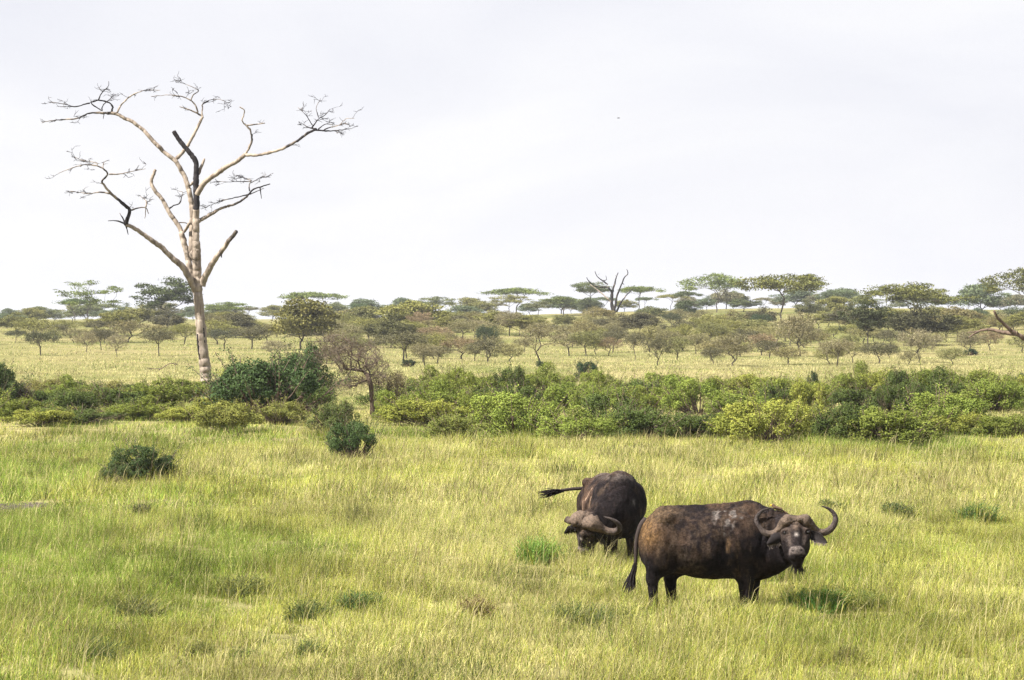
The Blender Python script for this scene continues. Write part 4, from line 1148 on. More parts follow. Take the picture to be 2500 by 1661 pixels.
def make_horn(side, R, T, rng, mat, size=1.0, cut=1.0):
    H = np.array(HORN) * size
    H[:, 2] *= 1.05
    n = 46
    u = np.linspace(0, (len(H) - 1) * cut, n)
    C = np.stack([np.interp(u, np.arange(len(H)), H[:, k]) for k in range(5)], 1)
    for _ in range(2): C[1:-1] = .25 * C[:-2] + .5 * C[1:-1] + .25 * C[2:]
    p = C[:, :3].copy()
    tan = norm(np.gradient(p, axis=0))
    dep = np.tile(np.array([0, 1.0, 0]), (n, 1)); dep = norm(dep - (dep * tan).sum(1, keepdims=True) * tan)
    acr = np.cross(tan, dep)
    m = 20
    a = np.linspace(0, 2 * np.pi, m, endpoint=False)
    rough = np.clip(1.25 - u / 6.5, 0, 1)[:, None]
    nz = (vnoise(p[:, 0:1] * 34 + np.cos(a) * 2.4, p[:, 1:2] * 30 + np.sin(a) * 2.4, p[:, 2:3] * 40 + 0 * a, int(side) + 4) - .5)
    ringy = 0.035 * np.sin(u * 9)[:, None] * np.clip(u / 4 - 1, 0, 1)[:, None] * (1 - u / len(H))[:, None]
    k = 1 + rough * nz * .55 + ringy
    v = p[:, None] + dep[:, None] * (np.cos(a)[None, :] * C[:, 3:4] * k)[..., None] + acr[:, None] * (np.sin(a)[None, :] * C[:, 4:5] * k)[..., None]
    v = v.reshape(-1, 3)
    v[:, 0] *= side
    i = np.arange(n - 1)[:, None] * m; j = np.arange(m)[None, :]; jj = (j + 1) % m
    q = np.stack([i + j, i + jj, i + m + jj, i + m + j], -1).reshape(-1, 4)
    if side < 0: q = q[:, ::-1]
    v = np.vstack([v, p[0] * [side, 1, 1], (p[-1] + tan[-1] * .012) * [side, 1, 1]]); t = np.array([[x, len(v) - 2, (x + 1) % m] for x in range(m)] + [[(n - 1) * m + x, (n - 1) * m + (x + 1) % m, len(v) - 1] for x in range(m)])
    v = v @ R.T + T
    base = np.array([.098, .071, .054]); dark = np.array([.030, .026, .029])
    w = np.clip((u - 4) / 7, 0, 1)[:, None, None] * .75
    mott = (.15 + 1.7 * fbm(p[:, 0:1] * 16 + np.cos(a), p[:, 1:2] * 16 + np.sin(a), p[:, 2:3] * 16 + 0 * a, 21))[..., None]
    col = ((base * (1 - w) + dark * w) * mott).reshape(-1, 3)
    col = np.vstack([col, col[:1], col[-1:]])
    return raw_mesh('horn', v, [q, t], {'col': col}, True, mat)

def make_ear(side, R, T, rng, mat, droop=0.35):
    n, m = 14, 9
    t = np.linspace(0, 1, n)
    ax = norm(np.array([side * 1.0, -.28, -droop]))
    wd = norm(np.array([side * .25, .0, -1.0])); wd = norm(wd - (wd @ ax) * ax)
    nr = np.cross(ax, wd)
    L = .24
    hw = .068 * np.sin(np.pi * np.clip(t * .86 + .12, 0, 1)) ** .75
    c = np.array([side * .165, .010, -.015]) + ax * (t * L)[:, None] + np.array([0, 0, -1]) * (.05 * t ** 2)[:, None]
    s = np.linspace(-1, 1, m)
    rag = 1 + .22 * (rng.random((n, m)) - .5) * (np.abs(s) > .9)
    v = c[:, None] + wd * (hw[:, None] * s * rag)[..., None] + nr * ((s ** 2) * .035 * (hw[:, None] / .085))[..., None] * -1
    th = .009
    v2 = v + nr * th
    V = np.concatenate([v.reshape(-1, 3), v2.reshape(-1, 3)])
    i = np.arange(n - 1)[:, None] * m; j = np.arange(m - 1)[None, :]
    q = np.stack([i + j, i + j + 1, i + m + j + 1, i + m + j], -1).reshape(-1, 4)
    o = n * m
    Q = [q, q[:, ::-1] + o]
    bd = [(k, k + 1) for k in range(m - 1)] + [(k * m + m - 1, (k + 1) * m + m - 1) for k in range(n - 1)] + \
         [((n - 1) * m + k + 1, (n - 1) * m + k) for k in range(m - 1)] + [((k + 1) * m, k * m) for k in range(n - 1)]
    Q.append(np.array([[b, a, a + o, b + o] for a, b in bd]))
    colr = np.tile(np.array([.015, .012, .012]), (2 * n * m, 1))
    low = np.tile((s > .8)[None, :] * (t > .5)[:, None], (2, 1, 1)).reshape(-1)
    colr[low] = (.11, .09, .075)
    # hairy fringe along the lower rim
    fr, fq, fc = [], [], []
    b0 = 2 * n * m
    for k in range(36):
        u_ = rng.uniform(.12, .98); r_ = u_ * (n - 1); i0 = int(r_)
        p0 = v[i0, -1] * (1 - (r_ - i0)) + v[min(i0 + 1, n - 1), -1] * (r_ - i0)
        d = norm(wd + ax * rng.uniform(-.2, .8) + rng.normal(0, .2, 3)) * rng.uniform(.03, .07)
        fr += [p0 - ax * .006, p0 + ax * .006, p0 + d]; fq.append([b0, b0 + 1, b0 + 2]); b0 += 3
        c_ = (.16, .13, .11) if rng.random() < .5 else (.05, .04, .035)
        fc += [c_] * 3
    V = np.vstack([V, fr]); colr = np.vstack([colr, fc])
    return raw_mesh('ear', V @ R.T + T, [np.concatenate(Q), np.array(fq)], {'col': colr}, False, mat)

def mat_hide(name, rough=.62, spec=.35, scale=70, bump=.35, var=.5):
    m, N, L, out = new_mat(name)
    a = N.new('ShaderNodeAttribute'); a.attribute_name = 'col'
    tc = N.new('ShaderNodeTexCoord')
    n = N.new('ShaderNodeTexNoise'); n.inputs['Scale'].default_value = scale; n.inputs['Detail'].default_value = 5; n.inputs['Roughness'].default_value = .7
    L.new(tc.outputs['Object'], n.inputs['Vector'])
    mr = N.new('ShaderNodeMapRange'); mr.inputs['From Min'].default_value = .3; mr.inputs['From Max'].default_value = .7
    mr.inputs['To Min'].default_value = 1 - var; mr.inputs['To Max'].default_value = 1 + var
    L.new(n.outputs['Fac'], mr.inputs['Value'])
    hs = N.new('ShaderNodeHueSaturation'); L.new(a.outputs['Color'], hs.inputs['Color']); L.new(mr.outputs['Result'], hs.inputs['Value'])
    b = N.new('ShaderNodeBsdfPrincipled'); b.inputs['Roughness'].default_value = rough; b.inputs['Specular IOR Level'].default_value = spec
    L.new(hs.outputs['Color'], b.inputs['Base Color'])
    bp = N.new('ShaderNodeBump'); bp.inputs['Strength'].default_value = bump; bp.inputs['Distance'].default_value = .02
    L.new(n.outputs['Fac'], bp.inputs['Height']); L.new(bp.outputs['Normal'], b.inputs['Normal'])
    L.new(b.outputs[0], out.inputs['Surface'])
    return m
M_HIDE = mat_hide('buffalo_hide', .82, .07, 40, .9, .7)
M_HORN = mat_hide('buffalo_horn', .75, .14, 38, 1.0, .6)
M_HAIR = mat_hide('buffalo_hair', .75, .1, 90, .1, .3)
mE, N_, L_, o_ = new_mat('buffalo_eye')
bE = N_.new('ShaderNodeBsdfPrincipled'); bE.inputs['Base Color'].default_value = (.008, .006, .006, 1); bE.inputs['Roughness'].default_value = .12
L_.new(bE.outputs[0], o_.inputs['Surface'])

def stroke(x, z, a, b, r):
    """distance mask of a scrape on the flank from a to b"""
    a, b = np.array(a), np.array(b)
    p = np.stack([x, z], -1) - a; d = b - a
    h = np.clip((p @ d) / (d @ d), 0, 1)
    return np.clip(1 - np.linalg.norm(p - h[:, None] * d, axis=1) / r, 0, 1)

def make_buffalo(name, label, loc, rz, prof, head_R, head_T, neck, legs, tail, seed, flip=1, extra=None, horn=(1.0, 1.0)):
    rng = np.random.default_rng(seed)
    root = empty(name, loc, rz)
    tag(root, label, 'buffalo', 'buffaloes grazing in the tall grass')
    h = 0.0155
    S = Sdf((-1.0, -1.05, -0.06), (1.75, .75, 1.62), h)
    px_, top, bot, hw, yc = [np.array(c, float) for c in zip(*prof)]
    xs = np.linspace(px_[0], px_[-1], 240)
    def sm(v):
        a = np.interp(xs, px_, v)
        k = np.hanning(13); k /= k.sum()
        return np.convolve(np.pad(a, 6, mode='edge'), k, 'valid')
    T_, B_, W_, C_ = sm(top), sm(bot), sm(hw), sm(yc)
    def loft(P):
        x = P[..., 0]
        t, b, w, c = [np.interp(x, xs, q) for q in (T_, B_, W_, C_)]
        hz = (t - b) / 2; zc = (t + b) / 2
        dz = (P[..., 2] - zc) / hz
        # pear-shaped section: narrow along the spine, full at the belly
        wz = w * (1 - .28 * np.clip(dz, 0, 1) ** 1.5)
        k = (np.abs((P[..., 1] - c) / wz) ** 2.15 + np.abs(dz) ** 2.15) ** (1 / 2.15)
        f = (k - 1) * np.minimum(w, hz) * .8
        return np.maximum(f, np.maximum(xs[0] - x, x - xs[-1]))
    S.add((xs[0], -.95, .2), (xs[-1], .6, 1.55), loft, .03)
    for a, b, ra, rb_, k, fy in neck: S.cap(a, b, ra, rb_, k, fy)
    for a, b, ra, rb_, k, fy in legs: S.cap(a, b, ra, rb_, k, fy)
    S.cap((.42, 0, 1.33), (.80, 0, 1.355), .085, .075, .07, .7)         # ridge over the shoulders
    S.cap((-.42, 0, 1.31), (.30, 0, 1.335), .06, .06, .06, .8)          # spine
    for s in (-1, 1):
        S.ell((-.34, s * .26, 1.25), (.10, .075, .075), .09)           # hip bone
        S.ell((.62, s * .305, 1.00), (.20, .10, .27), .09)               # shoulder
        S.ell((-.42, s * .25, .86), (.22, .14, .30), .05)               # thigh
    for s in (-1, 1):
        S.add((-.36, s * .52 - .16, .98), (.02, s * .52 + .16, 1.34), lambda P, s=s: sd_ell(P, (-.16, s * .50, 1.13), (.17, .14, .17)), .10, sub=True)   # hollow of the flank
        S.add((.30, s * .55 - .15, .5), (.44, s * .55 + .15, 1.2), lambda P, s=s: sd_ell(P, (.385, s * .53, .85), (.05, .14, .34)), .08, sub=True)      # behind the shoulder
    R, T = head_R, head_T
    c = T + R @ np.array([0, 0, -.08])
    S.add(c - .46, c + .46, head_fn(R, T), .06)
    # folds and muscle relief
    X, Y, Z = np.meshgrid(*S.ax, indexing='ij')
    near = np.abs(S.F) < .09
    x, y, z = X[near], Y[near], Z[near]
    relief = .032 * (fbm(x * 4, y * 4, z * 4, seed, 3) - .5) + .012 * (fbm(x * 22, y * 22, z * 12, seed + 30, 2) - .5)
    relief += .006 * np.sin(x * 34 + z * 5) * sstep(.05, .25, x) * (1 - sstep(.40, .52, x)) * sstep(.6, .8, z) * (1 - sstep(1.0, 1.2, z))
    fold = np.exp(-((x - (.98 + .22 * (z - 1))) / .018) ** 2) + .8 * np.exp(-((x - (.88 + .30 * (z - 1))) / .016) ** 2)
    relief += .010 * fold * sstep(.5, .7, z)
    S.F[near] += relief.astype(np.float32)
    v, q = surface_nets(S.F, S.lo, h)
    # colour of the hide: black-brown skin, dried mud, scrapes, painted sunlit tones
    x, y, z = v[:, 0], v[:, 1], v[:, 2]
    n1 = fbm(x * 3.2, y * 3.2, z * 3.2, seed + 3, 4); n2 = fbm(x * 14, y * 14, z * 14, seed + 8, 3); n3 = fbm(x * 11, y * 11, z * 3.5, seed + 5, 3); n4 = fbm(x * 34, y * 34, z * 13, seed + 15, 2)
    col = np.tile(np.array([.0085, .0066, .0076]), (len(v), 1)) * (.6 + .8 * n2)[:, None]
    def mixc(c, w):
        nonlocal col
        w = np.clip(w, 0, 1)[:, None]; col = col * (1 - w) + np.array(c) * w
    up = sstep(.55, 1.2, z)
    mixc((.048, .030, .020), sstep(.44, .66, n1 + .15 * (n2 - .5)) * (.25 + .75 * up) * (1 - .55 * sstep(.75, 1.0, x)) * .85)
    mixc((.050, .035, .025), sstep(.52, .70, n3) * .6 * (1 - .6 * sstep(.8, 1.05, x)))
    ql = (v - T) @ R / HS
    inh = (np.abs(ql[:, 0]) < .24) & (ql[:, 2] > -.46) & (ql[:, 2] < .26) & (ql[:, 1] < .14) & (ql[:, 1] > -.28)
    hd = inh.astype(float)
    if extra: extra(mixc, x, y * flip, z, n1, n2, n3, 1 - hd)
    col *= (.15 + 1.6 * n4)[:, None]
    lx, ly, lz = ql.T
    mixc((.014, .011, .012), hd * .85)
    mixc((.080, .058, .045), hd * np.exp(-(lx / .05) ** 2) * sstep(-.02, .05, lz) * sstep(.3, .55, n2 + .1))
    mixc((.060, .044, .036), hd * sstep(.05, .09, np.abs(lx)) * sstep(-.12, .0, lz) * (1 - sstep(.05, .09, lz)) * .8 * sstep(.35, .6, n2 + .1))
    mixc((.060, .046, .040), hd * np.exp(-((np.abs(lx) - .085) / .025) ** 2) * (1 - sstep(-.06, -.02, lz)) * sstep(-.2, -.15, lz) * .9)
    mixc((.095, .078, .072), hd * sstep(-.30, -.275, lz) * (1 - sstep(-.20, -.18, lz)) * sstep(.125, .16, -ly) * .95)
    mixc((.30, .26, .24), hd * np.exp(-((lx / .022) ** 2 + ((lz + .045) / .022) ** 2)))
    mixc((.012, .010, .010), hd * (np.exp(-(((np.abs(lx) - .052) / .020) ** 2 + ((lz + .248) / .014) ** 2)) * (ly < -.14) + np.exp(-((lz + .322) / .008) ** 2) * (ly < -.06)))
    mixc((.016, .012, .012), hd * np.exp(-(((np.abs(lx) - .140) / .034) ** 2 + ((lz + .005) / .026) ** 2)) * (ly < .0))
    body = link('body', raw_mesh(name + '_body', v, [q], {'col': col}, True, M_HIDE), root)
    for s in (-1, 1):
        link('horn', make_horn(s, R, T, rng, M_HORN, horn[0], horn[1] if s < 0 else 1.0), root)
        link('ear', make_ear(s, R, T, rng, M_HAIR), root)
        me = bpy.data.meshes.new('eye')
        import bmesh
        bm = bmesh.new(); bmesh.ops.create_uvsphere(bm, u_segments=12, v_segments=8, radius=.024)
        bmesh.ops.translate(bm, verts=bm.verts, vec=Vector(R @ np.array([s * .136, -.066, -.005]) * HS + T)); bm.to_mesh(me); bm.free()
        me.polygons.foreach_set('use_smooth', np.ones(len(me.polygons), bool))
        link('eye', me, root, mE)
    # tail and its tuft
    g_ = Geo()
    tp = np.array(tail); n = 24
    u = np.linspace(0, len(tp) - 1, n)
    tc = np.stack([np.interp(u, np.arange(len(tp)), tp[:, k]) for k in range(3)], 1)
    for _ in range(3): tc[1:-1] = .25 * tc[:-2] + .5 * tc[1:-1] + .25 * tc[2:]
    def cmesh(g0, nm, c):
        polys = ([np.concatenate(g0.t)] if g0.t else []) + ([np.concatenate(g0.q)] if g0.q else [])
        vv = np.concatenate(g0.v)
        return raw_mesh(nm, vv, polys, {'col': np.tile(np.array(c), (len(vv), 1))}, True, M_HAIR)
    tube(g_, tc, np.linspace(.040, .018, n), 8)
    tl = link('tail', cmesh(g_, 'tail', (.032, .024, .022)), root)
    g_ = Geo()
    d = norm(tc[-1] - tc[-4]); fall = np.array([0, 0, -1.0])
    for k in range(70):
        s0 = tc[rng.integers(n - 6, n)] + rng.normal(0, .012, 3)
        L_t = rng.uniform(.18, .34)
        dd = norm(d + rng.normal(0, .13, 3))
        pts = [s0]
        for w in range(5):
            dd = norm(dd + rng.normal(0, .05, 3) + .03 * fall)
            pts.append(pts[-1] + dd * L_t / 5)
        tube(g_, np.array(pts), np.linspace(.011, .003, 6), 4, cap=False)
    link('tail_tuft', cmesh(g_, 'tail_tuft', (.016, .013, .014)), tl)
    # beard under the chin
    g_ = Geo()
    for k in range(60):
        b0 = R @ np.array([rng.normal(0, .035), rng.uniform(-.06, .10), -.385 + rng.normal(0, .012)]) * HS + T
        dd = norm(np.array([rng.normal(0, .2), rng.normal(0, .2), -1]))
        tube(g_, np.array([b0, b0 + dd * .04, b0 + dd * rng.uniform(.06, .11)]), [.006, .005, .002], 3, cap=False)
    link('beard', cmesh(g_, 'beard', (.020, .016, .016)), root)
    return root, v

# the near buffalo: side on, head turned to the camera
PROF_A = [(-.70, 1.05, .80, .05, 0), (-.68, 1.10, .70, .14, 0), (-.63, 1.20, .62, .21, 0), (-.54, 1.295, .57, .27, 0), (-.44, 1.365, .58, .31, 0), (-.33, 1.395, .545, .345, 0), (-.15, 1.395, .50, .405, 0),
          (.05, 1.385, .455, .45, 0), (.28, 1.385, .445, .455, 0), (.50, 1.42, .46, .42, 0), (.70, 1.445, .445, .385, 0), (.86, 1.415, .43, .345, -.02), (1.0, 1.37, .48, .285, -.07),
          (1.12, 1.30, .56, .235, -.15), (1.22, 1.23, .64, .205, -.24), (1.30, 1.17, .72, .17, -.32), (1.36, 1.08, .82, .06, -.36)]
def leg_set(hn, hf, fn_, ff):
    L_ = []
    for sgn, x in ((-1, hn), (1, hf)):
        y = sgn * .20
        L_ += [((-.40, y * .95, .95), (x + .10, y, .66), .22, .165, .10, .8), ((x + .09, y, .68), (x, y, .45), .150, .082, .06, .85),
               ((x, y, .50), (x + .02, y, .14), .076, .058, .03, .8), ((x + .02, y, .15), (x + .05, y, .03), .060, .072, .02, 1.0)]
    for sgn, x in ((-1, fn_), (1, ff)):
        y = sgn * .19
        L_ += [((.62, y * 1.15, .95), (x - .06, y * 1.05, .66), .19, .135, .10, .7), ((x - .06, y * 1.05, .66), (x, y, .40), .145, .095, .06, .85),
               ((x, y, .42), (x, y, .14), .088, .068, .03, .9), ((x, y, .15), (x + .03, y, .03), .062, .074, .02, 1.0)]
    return L_
def marks_a(mixc, x, y, z, n1, n2, n3, nh):
    sd = nh * (y < .1)
    mixc((.105, .060, .025), sd * np.exp(-(((x + .58) / .16) ** 2 + ((z - 1.08) / .20) ** 2)) * sstep(.30, .6, n1 + .1) * 1.0)  # golden rump: mud tone with sunlight painted into it
    mixc((.080, .054, .032), sd * np.exp(-(((x + .42) / .22) ** 2 + ((z - 1.30) / .11) ** 2)) * .8)
    mixc((.048, .031, .021), sd * np.exp(-(((x + .15) / .5) ** 2 + ((z - 1.12) / .2) ** 2)) * sstep(.35, .62, n2) * .8)
    for a, b, r, c, w in (((.28, 1.32), (.42, 1.325), .035, (.45, .40, .37), 1), ((.34, 1.30), (.24, 1.18), .05, (.40, .34, .31), .9), ((.54, 1.29), (.46, 1.12), .055, (.44, .38, .35), 1),
                          ((.46, 1.18), (.38, 1.08), .05, (.42, .36, .33), .9), ((.66, 1.32), (.62, 1.26), .03, (.36, .31, .29), .8), ((.16, 1.14), (.08, 1.05), .06, (.20, .14, .10), .7),
                          ((.33, 1.10), (.20, .96), .06, (.19, .125, .085), .7), ((.47, .98), (.42, .82), .045, (.25, .155, .085), .9), ((.13, .95), (.08, .76), .04, (.19, .125, .085), .8),
                          ((.55, .95), (.575, .50), .045, (.17, .115, .072), .9), ((-.20, .92), (-.16, .76), .05, (.20, .13, .08), .8), ((-.12, .78), (.06, .58), .13, (.17, .125, .09), .8),
                          ((.02, 1.05), (-.06, .95), .05, (.17, .115, .08), .6), ((.74, 1.30), (.84, 1.26), .05, (.17, .095, .06), .7), ((.68, .60), (.72, .40), .03, (.13, .09, .065), .8)):
        mixc(np.array(c) * .20, sd * sstep(.05, .60, stroke(x + .16 * (n1 - .5), z + .20 * (n2 - .5), a, b, r * 1.2) * sstep(.38, .60, fbm(x * 26, y * 26, z * 12, 77, 3))) * w)
AX, AY, AZ = spot(1300 + 1152 / 2.95, 44.3)
RA = rot('Z', -4) @ rot('Y', -2) @ rot('X', -17)
TA = np.array([1.315, -.44, 1.062])
buf_a, va = make_buffalo('buffalo', 'nearer buffalo standing side on, head turned to the camera, a bird on its neck',
             (AX, AY, AZ - .03), 0, PROF_A, RA, TA,
             [((1.02, -.08, 1.05), (1.28, -.30, 1.06), .26, .20, .10, .8), ((1.00, -.06, .80), (1.26, -.28, .84), .24, .16, .10, .8)],
             leg_set(-.53, -.28, .68, .80),
             [(-.60, 0, 1.22), (-.665, -.03, 1.16), (-.715, -.05, 1.02), (-.735, -.06, .86), (-.735, -.06, .72), (-.745, -.06, .62), (-.77, -.06, .54)], 3, 1, marks_a)

# the farther buffalo: front on, head down in the grass
PROF_B = [p for p in PROF_A if p[0] < .8] + [(.82, 1.36, .46, .35, 0), (.92, 1.24, .52, .27, -.03), (1.0, 1.10, .62, .18, -.06), (1.05, .98, .74, .06, -.08)]
def marks_b(mixc, x, y, z, n1, n2, n3, nh):
    sd = nh * (y < .05)
    mixc((.066, .040, .028), sd * np.exp(-(((x - .1) / .5) ** 2 + ((z - 1.0) / .35) ** 2)) * sstep(.32, .6, n1 + .12) * .9)  # brown of the sunlit flank put into the hide colour
    for a, b, r, c, w in (((.25, 1.18), (.22, 1.02), .035, (.16, .11, .08), 1), ((.10, .98), (.07, .76), .04, (.15, .10, .075), 1), ((.40, 1.05), (.36, .85), .04, (.16, .11, .08), .8)):
        mixc(c, sd * sstep(.05, .5, stroke(x, z, a, b, r) * (.4 + n2)) * w)
    mixc((.075, .062, .056), nh * sstep(1.30, 1.39, z) * sstep(.3, .6, n2) * .7)
    mixc((.10, .09, .088), nh * np.exp(-(((x - .98) / .05) ** 2 + ((y - .12) / .04) ** 2 + ((z - 1.0) / .04) ** 2)) * sstep(.4, .6, n2))
BH = 14.0
rzb = math.radians(-(90 - BH))
BX, BY, BZ = spot(1300 + 548 / 2.95, 53.3)
Rw = np.array(Matrix.Rotation(-rzb, 3, 'Z'))
off_w = np.array([-.37, -1.02, .585])
TB = Rw @ off_w
RB = Rw @ (rot('Z', -30) @ rot('Y', 12) @ rot('X', 34))
cB = TB + RB @ np.array([0, .16, .04])
buf_b, vb = make_buffalo('buffalo', 'farther buffalo facing the camera with its head lowered into the grass and tail swung left',
             (BX, BY, BZ - .03), rzb, PROF_B, RB, TB,
             [((.66, 0, 1.08), (.5 * .86 + .5 * cB[0], .5 * cB[1] - .03, .5 * .95 + .5 * cB[2]), .33, .24, .14, .85), ((.5 * .86 + .5 * cB[0], .5 * cB[1] - .03, .5 * .95 + .5 * cB[2]), tuple(cB), .24, .17, .10, .9),
              ((.74, 0, .78), (.5 * .86 + .5 * cB[0], .5 * cB[1], .60), .26, .20, .12, .9)],
             leg_set(-.50, -.40, .70, .64),
             [(-.62, 0, 1.20), (-.70, -.06, 1.17), (-.74, -.22, 1.14), (-.76, -.40, 1.13), (-.77, -.55, 1.11), (-.77, -.64, 1.10)], 6, 1, marks_b, (1.14, .50))

# ------------------------------------------------------------------ birds
def lump(parts, name, mat, h=.006):
    lo = np.min([np.minimum(a, b) - max(r, s) for a, b, r, s in parts], axis=0) - .02
    hi = np.max([np.maximum(a, b) + max(r, s) for a, b, r, s in parts], axis=0) + .02
    S = Sdf(lo, hi, h)
    for a, b, r, s in parts: S.cap(a, b, r, s, .012)
    v, q = surface_nets(S.F, S.lo, h)
    return v, q
def oxpecker():
    near = va[(np.abs(va[:, 0] - 1.09) < .03) & (va[:, 1] < .1)]
    p = near[np.argmax(near[:, 2])]
    root = empty('bird', (AX + p[0], AY + p[1] - .05, AZ - .03 + p[2] - .035))
    tag(root, 'small brown bird with a yellow beak perched on the nearer buffalo\'s neck', 'bird')
    A = lambda *q: np.array(q, float)
    v, q = lump([(A(-.035, 0, .075), A(.045, 0, .045), .026, .026), (A(-.052, 0, .100), A(-.045, 0, .096), .021, .018), (A(.04, 0, .045), A(.075, 0, .028), .022, .012)], 'bird', None)
    c = np.where((v[:, 2:3] < .050 + .0 * v[:, 2:3]) , np.array([[.30, .23, .15]]), np.array([[.105, .070, .045]]))
    link('body', raw_mesh('bird_body', v, [q], {'col': c}, True, M_HAIR), root)
    def cone(nm, pts, rad, c):
        g0 = Geo(); tube(g0, pts, rad, 6)
        vv = np.concatenate(g0.v)
        link(nm, raw_mesh(nm, vv, [np.concatenate(g0.t), np.concatenate(g0.q)], {'col': np.tile(np.array(c), (len(vv), 1))}, True, M_HAIR), root)
    cone('beak', [(-.068, 0, .102), (-.082, 0, .100), (-.094, 0, .095)], [.010, .008, .003], (.55, .33, .03))
    cone('tail', [(.070, 0, .030), (.120, 0, .000), (.165, 0, -.035)], [.012, .014, .009], (.10, .066, .042))
    for s in (-1, 1):
        cone('leg', [(-.005, s * .015, .035), (-.012, s * .017, .015), (-.012, s * .017, -.004)], [.004, .003, .004], (.06, .05, .045))
        cone('wing', [(-.02, s * .026, .072), (.03, s * .027, .052), (.085, s * .014, .026)], [.014, .015, .004], (.085, .058, .040))
oxpecker()
def flying_bird():
    D = 120.0
    root = empty('bird', ((1510 - 1250) / F_PX * D, D, CAM_H - (289 - HORIZON) / F_PX * D))
    tag(root, 'tiny dark bird flying in the pale sky', 'bird')
    A = lambda *q: np.array(q, float)
    v, q = lump([(A(-.06, 0, 0), A(.04, 0, .004), .016, .020), (A(.055, 0, .008), A(.06, 0, .008), .014, .012)], 'flyer', None)
    dk = np.array([.03, .028, .03])
    link('body', raw_mesh('flyer_body', v, [q], {'col': np.tile(dk, (len(v), 1))}, True, M_HAIR), root)
    for s in (-1, 1):
        w = np.array([(.035, s * .01, .008), (-.02, s * .01, .008), (.02, s * .09, .035), (-.02, s * .09, .033), (-.035, s * .19, .012)])
        w = np.vstack([w, w - [0, 0, .004]])
        f = np.array([(0, 1, 3), (0, 3, 2), (2, 3, 4), (5, 8, 6), (5, 7, 8), (7, 9, 8), (0, 2, 7), (0, 7, 5), (2, 4, 9), (2, 9, 7), (1, 6, 8), (1, 8, 3), (3, 8, 9), (3, 9, 4)])
        link('wing', raw_mesh('flyer_wing', w, [f], {'col': np.tile(dk, (10, 1))}, False, M_HAIR), root)
    root.rotation_euler = (0, 0, .3)
    root.scale = (.62, .62, .62)
flying_bird()

# ------------------------------------------------------------------ bare soil and grass
dpx, dpy, dpz = at(20, 1238)
def soil():
    n = 60
    a = np.linspace(0, 2 * np.pi, n, endpoint=False)
    rr = 1 + .25 * (vnoise(np.cos(a) * 2 + 5, np.sin(a) * 2 + 5, seed=3) - .5) * 2
    rings = [0, .4, .75, 1.0]
    v = []
    for r in rings:
        x = dpx + np.cos(a) * rr * r * 1.0; y = dpy + np.sin(a) * rr * r * 1.2
        v.append(np.stack([x, y, ground_z(x, y) + .018 - .03 * (r == 1.0)], 1))
    v = np.concatenate(v)
    i = np.arange(len(rings) - 1)[:, None] * n; j = np.arange(n)[None, :]; k = (j + 1) % n
    q = np.stack([i + j, i + n + j, i + n + k, i + k], -1).reshape(-1, 4)
    tag(link('bare_soil', raw_mesh('bare_soil', v, [q], smooth=True, mat=mat_bark('dry_soil', (.03, .022, .017), (.10, .078, .064), 5, 1, 1.0))),
        'patch of bare brown soil in the grass at the left edge', 'soil', kind='structure')
soil()

TUSS = [  # dark tussocks one can pick out, and clumps painted for cast shadow: px, base row, width px, height px, tint, label
 (345, 1512, 120, 62, (.085, .085, .04), 'dark tussock with bent straw over it, lower left'),
 (745, 1520, 125, 62, (.07, .08, .035), 'wide dark tussock left of the picture middle, lower half'),
 (590, 1452, 120, 58, (.10, .10, .042), 'olive tussock up and left of the wide dark tussock'),
 (255, 1612, 130, 60, (.08, .095, .04), 'blue-green tussock near the bottom left'),
 (485, 1612, 70, 46, (.11, .10, .045), 'brownish tussock near the bottom, right of the blue-green one'),
 (592, 1614, 58, 34, (.06, .07, .035), 'small dark tussock near the bottom, right of the brownish one'),
 (740, 1602, 84, 40, (.055, .075, .035), 'dark round tussock below the wide dark tussock'),
 (1165, 1508, 82, 58, (.14, .09, .055), 'reddish brown tussock at the bottom middle'),
 (1430, 1528, 150, 62, (.08, .09, .04), 'broad dark tussock below left of the nearer buffalo'),
 (880, 1490, 80, 54, (.07, .10, .04), 'green-black tussock right above the wide dark tussock'),
 (2188, 1262, 84, 46, (.060, .070, .034), 'dark round shrubby tussock right of the nearer buffalo\'s horn'),
 (2375, 1272, 120, 58, (.075, .11, .04), 'broad green-black tussock near the right edge'),
 (2030, 1248, 46, 30, (.07, .08, .04), 'small dark tussock just above the nearer buffalo\'s right horn'),
 (2080, 1625, 70, 46, (.13, .11, .055), 'brown tussock near the bottom right'),
 (350, 1262, 40, 26, (.05, .045, .035), 'tiny dark hole-like tuft below the lone dark bush'),
 (1310, 1372, 120, 66, (.12, .18, .045), 'bright green grass clump left of the farther buffalo\'s muzzle'),
 (1985, 1490, 150, 60, (.075, .135, .035), 'rich green grass clump at the nearer buffalo\'s front feet'),  # buffalo's cast shadow put into the clump's colour
 (2120, 1482, 110, 50, (.11, .12, .04), 'olive green clump right of the nearer buffalo\'s front feet'),  # outer end of the cast shadow, painted as darker grass
]
